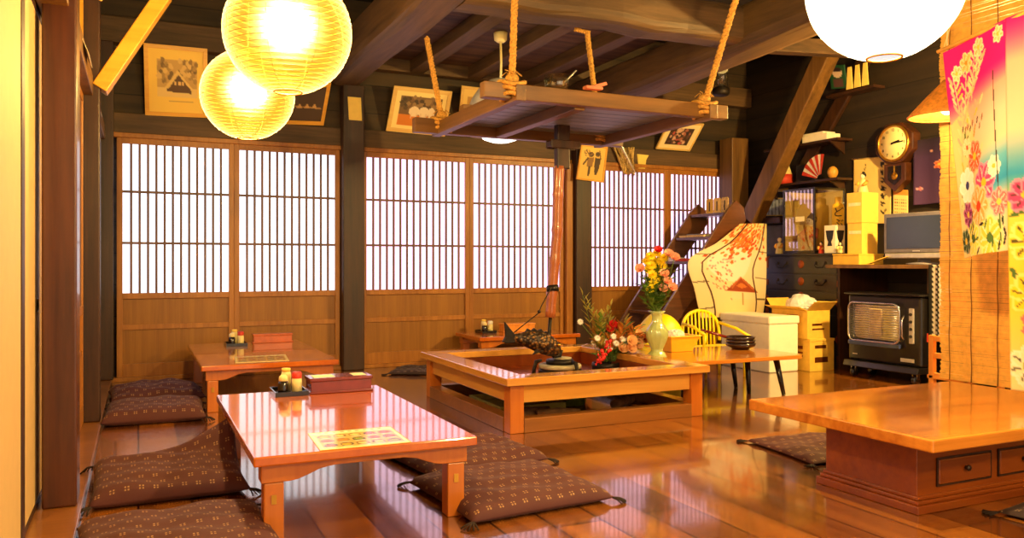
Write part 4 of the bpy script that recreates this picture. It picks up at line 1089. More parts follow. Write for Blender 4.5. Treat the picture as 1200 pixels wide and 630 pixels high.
MB().box(6.0528, 5.40, 1.27, 6.0538, 5.54, 1.30).build('label_strip', 'paper', g)
g = carton('gift_box', 6.045, 5.38, 1.3725, 6.265, 5.565, 1.655, ('box_cream', 'box_yellow'), 'upper yellow gift box with the paper doll on it', 'box', 'yellow gift boxes', lid=False)
MB().box(6.0478, 5.40, 1.53, 6.0488, 5.54, 1.56).build('label_strip', 'paper', g)
# sheet of card leaning by the television
tag(MB().bar((5.95, 5.22, .992), (6.02, 5.06, 1.06), .10, .006).build('folded_card', 'cardboard', bevel=.001), 'folded yellow card lying on the counter between carton and television', 'card')

# ------------------------------------------------------------------ stove
t = thing('gas_stove', 'black heater on casters with a chrome rounded wire guard', 'heater', (5.86, 4.88, 0))
SX, SY0, SY1, S0, S1 = 5.70, 4.517, 5.25, .13, .745
b = MB(); b.box(SX + .03, SY0, S0 + .02, 6.0, SY1, S1 - .02); b.build('body', 'stove_black', t, bevel=.02)
MB().box(SX - .01, SY0 - .015, S1 - .0195, 6.01, SY1 + .015, S1).build('top_cap', 'stove_black', t, bevel=.01)
MB().prism([(-.02, 0), (.0, .05), (.34, .05), (.34, 0)], (SX - .01, SY0 - .01, S0 - .03), (1, 0, 0), (0, 0, 1), (0, SY1 - SY0 + .02, 0)).build('base_skirt', 'stove_black', t, bevel=.006)
# recessed ceramic burner with guard
gy0, gy1, gz0, gz1 = SY0 + .17, SY1 - .04, .30, .66
MB().box(SX + .024, gy0 + .02, gz0 + .05, SX + .029, gy1 - .02, gz1 - .02).build('reflector', 'chrome', t)
MB().box(SX + .012, gy0 + .20, gz0 + .08, SX + .0235, gy1 - .20, gz1 - .05).build('burner', 'ceramic', t, bevel=.004)
def rrect(y0, z0, y1, z1, r, x, n=6):
    pts = []
    for (cy, cz, a0) in ((y1 - r, z1 - r, 0), (y0 + r, z1 - r, PI / 2), (y0 + r, z0 + r, PI), (y1 - r, z0 + r, 1.5 * PI)):
        for k in range(n + 1):
            a = a0 + PI / 2 * k / n; pts.append((x, cy + r * math.cos(a), cz + r * math.sin(a)))
    return pts + [pts[0]]
MB().tube(rrect(gy0, gz0 + .03, gy1, gz1, .06, SX - .01), .009, 8, cap=False).build('guard_frame', 'chrome', t)
m = MB()
for k in range(15):
    z = gz0 + .055 + (gz1 - gz0 - .075) * k / 14
    m.tube([(SX - .008, gy0 + .012, z), (SX - .022, (gy0 + gy1) / 2, z), (SX - .008, gy1 - .012, z)], .0028, 5)
m.build('guard_wires', 'chrome', t)
MB().box(SX - .016, gy0 - .005, gz0 - .012, SX + .012, gy1 + .005, gz0 + .028).build('tray_lip', 'stove_blue', t, bevel=.008)
MB().box(SX + .012, SY0 + .055, .34, SX + .03, SY0 + .10, .63).build('control_strip', 'silver', t, bevel=.006)
m = MB()
for k in range(4): m.lathe([(0.001, -.012), (.012, -.01), (.014, 0)], (SX + .0115, SY0 + .078, .40 + .06 * k), 12, 'X')
m.build('control_knobs', 'black_lacquer', t)
MB().tube([(SX - .005, SY0 + .125, .36), (SX - .03, SY0 + .13, .40), (SX - .03, SY0 + .13, .53), (SX - .005, SY0 + .125, .57)], .007, 6).build('guard_handle', 'chrome', t)
MB().box(SX + .027, SY1 - .10, .20, SX + .03, SY1 - .05, .208).build('maker_plate', 'silver', t)
MB().box(SX + .027, SY0 + .06, .185, SX + .03, SY0 + .19, .215).build('rating_plate', 'silver', t)
MB().box(5.80, SY0 - .004, .36, 5.87, SY0 - .0005, .43).build('side_sticker', 'doll_red', t)
for (x, y) in ((5.74, 4.57), (5.74, 5.19), (5.96, 4.57), (5.96, 5.19)):
    q = MB().lathe([(0.001, -.016), (.040, -.015), (.045, -.008), (.045, .008), (.040, .015), (0.001, .016)], (x, y, .046), 20, 'Y').build('caster', 'black_lacquer', t)
    MB().box(x - .014, y - .026, .05, x + .014, y - .018, .102).box(x - .014, y + .018, .05, x + .014, y + .026, .102).build('caster_fork', 'chrome', q)

# ------------------------------------------------------------------ television
t = thing('television', 'small grey flat television on the counter above the stove', 'television', (6.1, 4.77, .985))
MB().box(6.00, 4.44, 1.085, 6.06, 5.105, 1.432).build('housing', 'tv_grey', t, bevel=.01)
MB().box(5.9965, 4.475, 1.125, 5.9995, 5.07, 1.40).build('screen', 'tv_screen', t)
MB().box(5.995, 4.46, 1.040, 6.045, 5.09, 1.0845).build('speaker_bar', 'silver', t, bevel=.008)
MB().box(5.9975, 4.74, 1.098, 5.9998, 4.81, 1.108).build('badge', 'silver', t)
MB().lathe([(0.001, 0.0005), (.14, 0.0005), (.14, .012), (.05, .025), (.045, .10), (.001, .10)], (6.09, 4.77, .985), 24).build('stand', 'tv_grey', t)

# ------------------------------------------------------------------ glass doll case and dolls on the chest
t = thing('doll_case', 'black framed glass doll case standing on the dark chest', 'display case', (6.29, 6.2, TZ))
cx0, cx1, cy0, cy1, cz0, cz1 = 6.08, 6.5, 5.99, 6.42, TZ + .0005, 1.755
m = MB()
for x in (cx0, cx1 - .018):
    for y in (cy0, cy1 - .018): m.box(x, y, cz0 + .03, x + .018, y + .018, cz1 - .02)
for z0, z1 in ((cz0, cz0 + .03), (cz1 - .02, cz1)):
    m.box(cx0, cy0, z0, cx1, cy0 + .018, z1).box(cx0, cy1 - .018, z0, cx1, cy1, z1).box(cx0, cy0 + .018, z0, cx0 + .018, cy1 - .018, z1).box(cx1 - .018, cy0 + .018, z0, cx1, cy1 - .018, z1)
m.build('case_frame', 'black_lacquer', t, bevel=.002)
MB().box(cx0 + .018, cy0 + .018, cz0 + .004, cx1 - .018, cy1 - .018, cz0 + .02).build('floor_board', 'straw', t)
MB().box(cx0 + .018, cy1 - .012, cz0 + .03, cx1 - .018, cy1 - .008, cz1 - .02).build('back_panel', 'box_cream', t)
MB().box(cx1 - .012, cy0 + .018, cz0 + .03, cx1 - .008, cy1 - .018, cz1 - .02).build('back_panel', 'box_cream', t)
MB().box(cx0 + .006, cy0 + .018, cz0 + .03, cx0 + .008, cy1 - .018, cz1 - .02).build('glass_front', 'pane', t)
MB().box(cx0 + .018, cy0 + .006, cz0 + .03, cx1 - .018, cy0 + .008, cz1 - .02).build('glass_side', 'pane', t)
MB().box(cx0 + .003, cy0 + .14, 1.42, cx0 + .0055, cy0 + .26, 1.47).build('paper_label', 'paper', t)
def doll(c, h, mats, label, name='figurine', cat='figurine', sign=None, hair=True):
    g = thing(name, label, cat, c, 'dolls on the chest')
    x, y, z = c; r = h * .24
    MB().lathe([(0.001, 0), (r, 0), (r * .98, h * .08), (r * .72, h * .38), (r * .62, h * .52), (r * .42, h * .62), (0.001, h * .64)], c, 20, cap=False, fn=lambda a, zz: 1 + .06 * math.cos(3 * a)).build('robe', mats[0], g)
    for s in (-1, 1):
        MB().tube([(x - .02 * s, y + s * r * .5, z + h * .55), (x - r * .5, y + s * r * .95, z + h * .40), (x - r * .75, y + s * r * .45, z + h * .34)], [h * .07, h * .095, h * .05], 8).build('sleeve', mats[1], g)
    hd = MB().ball((x - .004, y, z + h * .78), (h * .115, h * .11, h * .135), 16, 12).build('head', 'doll_skin', g)
    fm = MB()
    for s in (-1, 1): fm.ball((x - h * .112, y + s * h * .04, z + h * .79), (h * .012, h * .02, h * .012), 8, 6)
    fm.build('eyes', 'ink', hd)
    MB().ball((x - h * .113, y, z + h * .735), (h * .012, h * .022, h * .012), 8, 6).build('mouth', 'doll_red', hd)
    MB().ball((x - h * .122, y, z + h * .77), (h * .012, h * .01, h * .018), 8, 6).build('nose', 'doll_skin', hd)
    if hair:
        MB().ball((x + h * .02, y, z + h * .83), (h * .125, h * .13, h * .125), 16, 10).ball((x + h * .03, y, z + h * .95), (h * .05, h * .08, h * .05), 12, 8).build('hair', 'ink', g)
    return g
doll((6.27, 6.22, cz0 + .0205), .40, ('doll_gold', 'doll_red'), 'tall doll in a golden kimono inside the glass case')
doll((6.18, 6.12, cz0 + .0205), .16, ('doll_cream', 'doll_gold'), 'small cream doll inside the glass case before the tall one')
doll((6.16, 5.47, 1.6555), .20, ('doll_cream', 'doll_gold'), 'paper doll in a cream robe standing on the upper yellow box')
g = doll((6.08, 5.665, TZ + .0005), .11, ('doll_cream', 'doll_cream'), 'little white doll on the chest before the dark vase', hair=False)
doll((6.115, 5.935, TZ + .0005), .12, ('doll_red', 'doll_gold'), 'little red doll on the chest at the corner of the glass case')
doll((6.15, 6.54, TZ + .0005), .19, ('doll_cream', 'doll_gold'), 'small cream doll alone on the left end of the chest', hair=False)
# dark cup trophy on a white box, yellow bottle with lettering
t = thing('sake_box', 'white paper box on the chest behind the little dolls', 'box', (6.13, 5.79, TZ))
MB().box(6.075, 5.72, TZ + .0005, 6.20, 5.86, TZ + .27).build('carton', 'styrofoam', t, bevel=.004)
MB().prism([(-.05, .20), (.05, .20), (.035, .12), (.018, .09), (.03, .05), (-.03, .05), (-.018, .09), (-.035, .12)], (6.0735, 5.79, TZ + .02), (0, -1, 0), (0, 0, 1), (.001, 0, 0)).build('printed_mark', 'navy', t)
MB().prism([(-.05, .20), (.05, .20), (.035, .12), (.018, .09), (.03, .05), (-.03, .05), (-.018, .09), (-.035, .12)], (6.1375, 5.7185, TZ + .02), (1, 0, 0), (0, 0, 1), (0, .001, 0)).build('printed_mark', 'navy', t)
t = thing('sake_bottle', 'yellow wrapped bottle with big black brush letters beside the glass case', 'bottle', (6.30, 5.90, TZ))
MB().lathe([(0.001, 0.0005), (.057, 0.0005), (.058, .45), (.05, .49), (.001, .50)], (6.30, 5.90, TZ), 24, cap=False).build('wrapper', 'box_yellow', t)
MB().lathe([(.03, .49), (.032, .54), (.028, .56), (.001, .56)], (6.30, 5.90, TZ), 18, cap=False).build('cap', 'cardboard', t)
for k, ch in enumerate('どぶろく'):
    text_mesh('lettering', ch, .105, (6.30 - .047, 5.90 - .047, TZ + .40 - .11 * k), (1, -1, 0), (0, 0, 1), 'ink', t, .004)

# ------------------------------------------------------------------ things on the side wall
# calligraphy poster
cv = Canvas(40, 60, (250, 216, 130))
rn = random.Random(8)
for k in range(7): 
    y = .10 + .12 * k
    for q in range(4): cv.line(.80 + rn.uniform(-.07, .07), y + rn.uniform(-.04, .04), .80 + rn.uniform(-.07, .07), y + rn.uniform(-.04, .04), .016, (40, 30, 20))
for k in range(3): cv.line(.28 + rn.uniform(-.05, .05), .08 + .06 * k, .30 + rn.uniform(-.05, .05), .12 + .06 * k, .012, (90, 60, 30))
t = thing('calligraphy_scroll', 'yellow calligraphy sheet on the side wall behind the paper doll', 'scroll', (6.59, 5.75, 1.40))
sheet('paper', cv, bil((6.60, 5.98, 2.05), (6.60, 5.53, 2.02), (6.60, 5.53, 1.38), (6.60, 5.98, 1.40)), 'painted', t, .003)
MB().tube([(6.60, 6.0, 2.055), (6.60, 5.51, 2.025)], .007, 8).build('rod', 'straw', t)
# calendar
cv = Canvas(24, 32, (252, 226, 150)); cv.rect(0, 0, 1, .22, (236, 150, 60))
for r in range(5):
    for c in range(6): cv.rect(.12 + .14 * c, .36 + .12 * r, .19 + .14 * c, .40 + .12 * r, (120, 90, 60) if c else (200, 60, 40))
tag(sheet('calendar', cv, bil((6.606, 5.51, 1.71), (6.606, 5.345, 1.69), (6.606, 5.345, 1.44), (6.606, 5.51, 1.46)), 'painted', None, .004, loc=(6.606, 5.43, 1.45)), 'small paper calendar with an orange head under the wall clock', 'calendar')
# clock
t = thing('wall_clock', 'octagonal wooden pendulum wall clock with a yellow dial', 'clock', (6.55, 5.42, 1.70))
ck = Vector((6.50, 5.42, 2.135))
octo = [(.225 * math.cos(PI / 8 + PI / 4 * k), .205 * math.sin(PI / 8 + PI / 4 * k)) for k in range(8)]
MB().prism(octo, ck, (0, -1, 0), (0, 0, 1), (.115, 0, 0)).build('case', 'clock_wood', t, bevel=.012)
MB().prism([(-.12, -.19), (.12, -.19), (.12, -.36), (.0, -.46), (-.12, -.36)], ck + Vector((.015, 0, 0)), (0, -1, 0), (0, 0, 1), (.09, 0, 0)).build('pendulum_case', 'clock_wood', t, bevel=.006)
MB().prism([(-.075, -.215), (.075, -.215), (.075, -.34), (.0, -.40), (-.075, -.34)], ck + Vector((.0125, 0, 0)), (0, -1, 0), (0, 0, 1), (.002, 0, 0)).build('window', 'black_lacquer', t)
pe = MB(); pe.bar(ck + Vector((.008, 0, -.21)), ck + Vector((.008, 0, -.30)), .008, .004); pe.lathe([(.001, -.006), (.034, -.004), (.036, 0)], ck + Vector((.012, 0, -.31)), 20, 'X'); pe.build('pendulum', 'brass', t)
MB().lathe([(.001, -.006), (.158, -.006), (.16, 0)], ck, 36, 'X').build('dial', 'dial', t)
MB().tube([ck + Vector((-.006, .165 * math.cos(a), .165 * math.sin(a))) for a in [2 * PI * k / 40 for k in range(41)]], .012, 8, cap=False).build('bezel', 'brass', t)
for k in range(1, 13):
    a = PI / 2 - 2 * PI * k / 12
    text_mesh('numeral', str(k), .036, ck + Vector((-.0085, -.125 * math.cos(a), .125 * math.sin(a))), (0, -1, 0), (0, 0, 1), 'ink', t, .0008)
def hand(name, a, ln, w): 
    d = Vector((0, -math.cos(a), math.sin(a))); MB().bar(ck + Vector((-.012, 0, 0)) - d * .02, ck + Vector((-.012, 0, 0)) + d * ln, w, .003, (1, 0, 0)).build(name, 'ink', t)
hand('minute_hand', .06, .115, .012); hand('hour_hand', .22, .075, .018)
# purple floral cloth on the side wall
cv = Canvas(40, 60, (74, 46, 92)); cv.vgrad([(0, (40, 26, 50)), (.3, (70, 42, 88)), (1, (92, 58, 110))])
for (x, y, r, c) in ((.45, .42, .10, (236, 96, 40)), (.62, .36, .07, (250, 226, 180)), (.78, .28, .07, (250, 226, 180)), (.70, .52, .07, (250, 226, 180)), (.88, .60, .07, (250, 230, 190)), (.80, .84, .06, (250, 226, 180)), (.1, .75, .05, (200, 120, 140)), (.3, .2, .03, (220, 160, 150)), (.92, .1, .05, (240, 180, 160))):
    cv.flower(x, y, r, c, (250, 200, 80), 5)
def pfn(u, v): return Vector((6.56 + .02 * math.sin(9 * u), 5.25 - .62 * u, 2.14 - .60 * v))
tag(sheet('wall_cloth', cv, pfn, 'painted_cloth', None, .003, loc=(6.56, 5.0, 1.54)), 'purple cloth with white and orange flowers hanging right of the clock', 'cloth')
# shelves with odds and ends on the side wall
for z, y0, y1, lab in ((2.26, 5.95, 7.0, 'upper dark wall shelf behind the diagonal brace'), (1.86, 5.95, 7.1, 'lower dark wall shelf behind the diagonal brace')):
    g = thing('wall_shelf', lab, 'shelf', (6.45, (y0 + y1) / 2, z))
    MB().box(6.345, y0, z - .025, 6.555, y1, z).build('board', 'post', g, bevel=.003)
    for y in (y0 + .1, y1 - .1): MB().prism([(0, 0), (-.2, 0), (0, -.12)], (6.555, y, z - .0255), (1, 0, 0), (0, 0, 1), (0, .02, 0)).build('bracket', 'post', g)
t = thing('wooden_hand', 'yellow wooden hand shaped tag on the upper wall shelf', 'ornament', (6.42, 6.60, 2.2605))
MB().prism([(-.05, 0), (.05, 0), (.06, .12), (.055, .20), (.035, .20), (.03, .13), (.012, .14), (.008, .24), (-.012, .24), (-.016, .14), (-.035, .19), (-.055, .17)], (6.42, 6.60, 2.2605), (0, -1, 0), (0, 0, 1), (.02, 0, 0)).build('hand_board', 'doll_cream', t, bevel=.004)
t = thing('folded_box', 'long white folded carton on the upper wall shelf', 'box', (6.45, 6.25, 2.2605))
MB().box(6.36, 6.10, 2.2605, 6.55, 6.44, 2.33).build('carton', 'styrofoam', t, bevel=.006)
MB().box(6.37, 6.16, 2.3305, 6.54, 6.44, 2.355).build('lid', 'styrofoam', t, bevel=.006)
t = thing('cone_doll', 'cone doll with a cream top and red base on the lower wall shelf', 'figurine', (6.45, 6.80, 1.8605))
MB().lathe([(.001, 0), (.10, 0), (.095, .11), (.001, .115)], (6.45, 6.80, 1.8605), 20, cap=False).build('base', 'doll_red', t)
MB().lathe([(.092, .1105), (.06, .20), (.03, .30), (.001, .33)], (6.45, 6.80, 1.8605), 20, cap=False).build('body', 'doll_cream', t)
t = thing('folding_fan', 'red and white striped open fan leaning on the lower wall shelf', 'fan', (6.40, 6.30, 1.8605))
for k in range(9):
    a0 = .25 + .17 * k; a1 = a0 + .165; o = Vector((6.39 + .004 * (k % 2), 6.22, 1.865))
    MB().prism([(.05 * math.cos(a0), .05 * math.sin(a0)), (.26 * math.cos(a0), .26 * math.sin(a0)), (.26 * math.cos(a1), .26 * math.sin(a1)), (.05 * math.cos(a1), .05 * math.sin(a1))], o, (0, 1, 0), (0, 0, 1), (.003, 0, 0)).build('blade', 'doll_red' if k % 2 == 0 else 'white_ink', t)
tag(MB().ball((6.44, 6.10, 1.925), (.05, .055, .064), 14, 10).build('paper_ball', 'doll_gold'), 'small tan ball on the lower wall shelf beside the striped fan', 'ball')
tag(MB().box(6.45, 6.35, 1.8605, 6.55, 6.62, 2.05).build('dark_box', 'navy', bevel=.004), 'dark blue box standing on the lower wall shelf behind the fan', 'box')
# pictures behind the brace, grey board
def framed(label, tl, tr, br, bl, cv, fr='frame_pale', bw=.035, matc=None, name='framed_picture', cat='picture', depth=.02, group='framed pictures on the walls', mat='painted'):
    tl, tr, br, bl = map(Vector, (tl, tr, br, bl)); f = bil(tl, tr, br, bl)
    n = (tr - tl).cross(bl - tl).normalized(); 
    g = thing(name, label, cat, (bl + br) / 2, group)
    wu = (tr - tl).length; wv = (bl - tl).length; a, b = bw / wu, bw / wv
    m = MB()
    for (q, r_, s, t_) in (((0, 0), (1, 0), (1 - a, b), (a, b)), ((1, 0), (1, 1), (1 - a, 1 - b), (1 - a, b)), ((1, 1), (0, 1), (a, 1 - b), (1 - a, 1 - b)), ((0, 1), (0, 0), (a, b), (a, 1 - b))):
        pts = [f(*q), f(*r_), f(*s), f(*t_)]
        m._faces([p + n * depth * .5 for p in pts] + [p - n * depth * .5 for p in pts], [(0, 1, 2, 3), (7, 6, 5, 4), (0, 4, 5, 1), (1, 5, 6, 2), (2, 6, 7, 3), (3, 7, 4, 0)])
    m.build('frame', fr, g, bevel=.002)
    sheet('picture', cv, lambda u, v: f(a * .8 + (1 - 1.6 * a) * u, b * .8 + (1 - 1.6 * b) * v), mat, g, .004)
    return g
cv = Canvas(30, 26, (206, 196, 168)); cv.speckle(.1, .1, .9, .9, 60, .05, [(150, 150, 140), (120, 110, 90), (226, 214, 190)], .8, 3); cv.rect(.7, .1, .9, .9, (236, 190, 90))
framed('pale landscape picture behind the diagonal brace', (6.58, 7.25, 2.10), (6.58, 6.89, 2.07), (6.60, 6.89, 1.80), (6.60, 7.25, 1.82), cv)
cv = Canvas(40, 20, (206, 214, 224))  # pale ground and stripes paint the shoji reflected in the glass
for k in range(9): cv.line(.06 + .11 * k, 0, .02 + .11 * k, 1, .02, (120, 130, 146))
framed('framed glass with a shoji reflection painted as bluish stripes, low behind the diagonal brace', (6.58, 7.43, 1.765), (6.58, 6.92, 1.73), (6.60, 6.92, 1.53), (6.60, 7.43, 1.555), cv, 'frame_pale', .012)
tag(MB().box(6.3, 6.70, 1.44, 6.6, 7.5, 1.50).build('wall_rail', 'post', bevel=.004), 'dark horizontal rail on the side wall above the grey board', 'rail')
tag(MB().box(6.56, 6.66, 1.10, 6.60, 7.2, 1.43).build('grey_board', 'panel_grey', bevel=.004), 'grey board on the side wall left of the doll case', 'board')
cv = Canvas(18, 24, (30, 80, 50)); cv.ell(.5, .35, .28, .24, (220, 190, 170)); cv.ell(.5, .22, .26, .12, (50, 30, 40)); cv.rect(.2, .6, .8, .9, (90, 60, 60))
tag(sheet('small_poster', cv, bil((6.40, 6.12, 3.02), (6.40, 5.91, 2.98), (6.44, 5.91, 2.75), (6.44, 6.12, 2.78)), 'painted', None, .006, loc=(6.4, 6.0, 2.77)), 'small green poster with a face high in the dark corner', 'poster')
for k in range(3):
    y = 5.87 - .095 * k
    tag(MB().prism([(-.022, .22), (.022, .22), (.04, 0), (-.04, 0)], (6.42, y, 2.73), (0, -1, 0), (0, 0, 1), (.01, 0, 0)).build('paper_charm', 'yellow_card', bevel=.001), ('yellow charm next to the small green poster', 'yellow charm in the middle of the three beside the green poster', 'yellow charm farthest from the small green poster')[k], 'charm', 'yellow charms by the green poster')
MB_c = MB().box(6.45, 5.60, 2.70, 6.6, 6.2, 2.728); tag(MB_c.build('picture_rail', 'post'), 'dark rail under the green poster and the charms', 'rail')
# striped apron hanging at the end of the counter
cv = Canvas(30, 60, (20, 18, 18))
for k in range(30):
    y0, y1 = k / 30, (k + 1) / 30; dx = .04 * (1 if k % 2 else -1)
    for x in (.18, .36): cv.line(x + dx, y0, x - dx, y1, .035, (240, 230, 214))
cv.rect(.48, 0, 1, .22, (226, 40, 24)); cv.rect(.48, .40, 1, .64, (226, 40, 24)); cv.rect(.48, .25, .62, .38, (236, 226, 210)); cv.rect(.48, .70, .62, 1, (236, 226, 210))
tag(sheet('striped_cloth', cv, lambda u, v: Vector((5.805 + .010 * math.sin(14 * u), 4.505 - .32 * u, .985 - .60 * v)), 'painted_cloth', None, .003, loc=(5.80, 4.34, .385)), 'black cloth with white zigzags and red patches hanging by the stove', 'cloth')
# wooden chair behind the blind
t = thing('wooden_chair', 'pale wooden chair back standing behind the bamboo blind', 'chair', (4.95, 3.52, 0))
for (x, y) in ((4.70, 3.40), (4.70, 3.645)): MB().box(x, y - .03, 0, x + .035, y + .005, .53).build('back_post', 'pine', t, bevel=.004)
for z in (.25, .38, .49): MB().box(4.705, 3.405, z, 4.73, 3.615, z + .035).build('back_rail', 'pine', t, bevel=.003)
for (x, y) in ((5.02, 3.40), (5.02, 3.645)): MB().box(x, y - .03, 0, x + .035, y + .005, .245).build('front_leg', 'pine', t, bevel=.004)
MB().box(4.70, 3.36, .2455, 5.07, 3.66, .27).build('seat', 'pine', t, bevel=.004)

# ------------------------------------------------------------------ table with black legs and its things
t = thing('folding_table', 'low plank table on slanted black legs right of the hearth', 'table', (4.05, 5.0, 0))
tt = MB(); r_ = .05
pl = [(3.43, 4.66), (4.60, 4.66), (4.64, 4.70), (4.64, 5.42), (4.60, 5.46), (3.43, 5.46)]
tt.prism(pl, (0, 0, .268), (1, 0, 0), (0, 1, 0), (0, 0, .030)); tt.build('table_top', 'slab', t, bevel=.005)
for (a, b) in (((4.42, 4.74), (4.44, 4.68)), ((4.28, 4.90), (4.27, 4.87)), ((4.33, 5.14), (4.34, 5.10)), ((3.56, 4.74), (3.53, 4.71)), ((3.56, 5.34), (3.52, 5.38))):
    MB().tube([(a[0], a[1], .2675), (b[0], b[1], .002)], [.024, .015], 10).build('leg', 'black_lacquer', t)
def bowl(c, r, h, mat, label, group='black bowls in a stack'):
    g = thing('black_bowl', label, 'bowl', c, group)
    MB().lathe([(.001, 0), (r * .55, 0), (r * .58, .008), (r * .92, h * .5), (r, h), (r * .95, h), (r * .86, h * .5), (r * .5, .014), (.001, .012)], c, 28, cap=False).build('bowl_body', mat, g)
    return g
bz = .2985
bowl((4.47, 5.20, bz), .125, .05, 'bowl_black', 'bottom black bowl of the stack on the black legged table')
bowl((4.47, 5.20, bz + .026), .122, .05, 'bowl_black', 'middle black bowl of the stack on the black legged table')
g = bowl((4.47, 5.20, bz + .052), .12, .05, 'bowl_black', 'top black bowl of the stack with a handle on the black legged table')
MB().tube([(4.37, 5.25, bz + .095), (4.28, 5.30, bz + .125), (4.19, 5.36, bz + .155)], [.012, .012, .009], 8).build('handle', 'box_red', g)
t = thing('yellow_tub', 'yellow plastic tub of oddments behind the green vase', 'tub', (3.91, 5.35, bz))
m = MB(); a, b = (3.80, 5.22, 4.00, 5.40), (3.76, 5.17, 4.04, 5.44)
def ringq(q, z): return [(q[0], q[1], z), (q[2], q[1], z), (q[2], q[3], z), (q[0], q[3], z)]
i0, i1 = ringq((3.81, 5.23, 3.99, 5.39), bz + .006), ringq((3.772, 5.182, 4.028, 5.428), bz + .122)
vs = ringq(a, bz) + ringq(b, bz + .12) + i1 + i0
m._faces(vs, [(0, 1, 2, 3)] + [(k, (k + 1) % 4, 4 + (k + 1) % 4, 4 + k) for k in range(4)] + [(4 + k, 4 + (k + 1) % 4, 8 + (k + 1) % 4, 8 + k) for k in range(4)] + [(8 + k, 8 + (k + 1) % 4, 12 + (k + 1) % 4, 12 + k) for k in range(4)] + [(12, 13, 14, 15)])
m.build('tub_body', 'yellow_plastic', t, bevel=.003)
MB().box(3.75, 5.16, bz + .1205, 4.05, 5.182, bz + .13).box(3.75, 5.428, bz + .1205, 4.05, 5.45, bz + .13).box(3.75, 5.182, bz + .1205, 3.772, 5.428, bz + .13).box(4.028, 5.182, bz + .1205, 4.05, 5.428, bz + .13).build('rim', 'yellow_plastic', t, bevel=.003)
crumple('paper_bundle', (3.91, 5.32, bz + .10), (.08, .09, .07), 'white_plastic', 'crumpled white paper sticking out of the yellow tub', 'paper', 5)
# yellow cloth heap and yellow baskets on the floor beyond the table
def heap(u, v):
    x = 3.72 + .62 * u; y = 5.52 + .40 * v
    e = max(0, 1 - (2 * u - 1) ** 2) ** .6 * max(0, 1 - (2 * v - 1) ** 4) ** .5
    return Vector((x, y, .004 + e * (.54 + .03 * math.sin(11 * u + 3 * v))))
tag(MB().grid(heap, 30, 20).build('yellow_cloth', 'yellow_bright', solid=.004), 'bright yellow cloth heaped behind the yellow tub and green vase', 'cloth')
t = thing('slatted_chair', 'small yellow chair with a rounded slatted back between the tub and the white box', 'chair', (4.62, 5.70, 0))
def arch_pt(k): return Vector((4.59 + .205 * math.cos(PI * (1 - k)), 5.86 + .03 * math.sin(PI * k), .30 + .27 * math.sin(PI * k) ** .55))
MB().tube([arch_pt(k / 24) for k in range(25)], .016, 8).build('back_hoop', 'yellow_bright', t)
for k in range(8):
    x = 4.45 + .04 * k; kk = 1 - math.acos(max(-1, min(1, (x - 4.59) / .205))) / PI
    MB().tube([(x, 5.85, .265), (x, 5.87, arch_pt(kk).z)], .009, 6).build('back_slat', 'yellow_bright', t)
MB().prism([(4.38, 5.54), (4.90, 5.54), (4.80, 5.86), (4.38, 5.86)], (0, 0, .24), (1, 0, 0), (0, 1, 0), (0, 0, .026)).build('seat', 'yellow_bright', t, bevel=.006)
for (a, b) in (((4.79, 5.86, .46), (4.93, 5.56, .33)), ((4.39, 5.86, .46), (4.40, 5.56, .38))):
    MB().tube([a, Vector(a).lerp(Vector(b), .5) + Vector((0, 0, .02)), b], .014, 8).build('armrest', 'yellow_bright', t)
    MB().tube([b, (b[0] - .02, b[1], .262)], .012, 8).build('arm_post', 'yellow_bright', t)
for (x, y) in ((4.42, 5.58), (4.84, 5.58), (4.42, 5.82), (4.76, 5.82)): MB().tube([(x, y, .24), (x, y, .001)], [.016, .012], 8).build('leg', 'yellow_bright', t)

# ------------------------------------------------------------------ green vase with tall bouquet
VX, VY, VZ = 3.495, 4.98, .2985
t = thing('celadon_vase', 'ribbed pale green vase standing on the black legged table by the hearth', 'vase', (VX, VY, VZ))
MB().lathe([(.001, 0), (.066, 0), (.070, .012), (.058, .035), (.040, .052), (.044, .07), (.066, .12), (.080, .165), (.078, .20), (.058, .235), (.040, .262), (.036, .30), (.042, .325), (.062, .345), (.058, .346), (.036, .325), (.030, .29), (.001, .26)], (VX, VY, VZ), 40, cap=False, fn=lambda a, z: 1 + (.06 * math.cos(14 * a) if .03 < z < .24 else (.06 * math.cos(7 * a) if z > .335 or z < .03 else 0))).build('vase_body', 'celadon', t)
def head_mum(m, c, r, d):
    rn = random.Random(int(c.x * 1e4)); d = d.normalized(); s = d.orthogonal().normalized(); t_ = d.cross(s)
    for ring, (rr, el, n) in enumerate(((r, .15, 14), (r * .8, .55, 12), (r * .55, .95, 9), (r * .3, 1.3, 6))):
        for k in range(n):
            a = 2 * PI * (k + .5 * ring) / n; e = (s * math.cos(a) + t_ * math.sin(a)) * math.cos(el) + d * math.sin(el)
            w = (s * -math.sin(a) + t_ * math.cos(a)) * r * .16
            p0, p1, p2 = c, c + e * rr * .6, c + e * rr
            m._faces([p0 - w * .4, p0 + w * .4, p1 + w, p2, p1 - w], [(0, 1, 2, 3, 4)])
def head_cup(m, c, r, d):
    d = d.normalized(); s = d.orthogonal().normalized(); t_ = d.cross(s)
    for ring, (rr, n, op) in enumerate(((r, 7, .9), (r * .8, 6, .55), (r * .5, 5, .25))):
        for k in range(n):
            a = 2 * PI * (k + .5 * ring) / n; e = s * math.cos(a) + t_ * math.sin(a); w = (s * -math.sin(a) + t_ * math.cos(a)) * rr * .5
            p1 = c + e * rr * op * .7 + d * rr * .45; p2 = c + e * rr * op + d * rr * .8
            m._faces([c, p1 - w, p2 - w * .6, p2 + w * .6, p1 + w], [(0, 1, 2, 3, 4)])
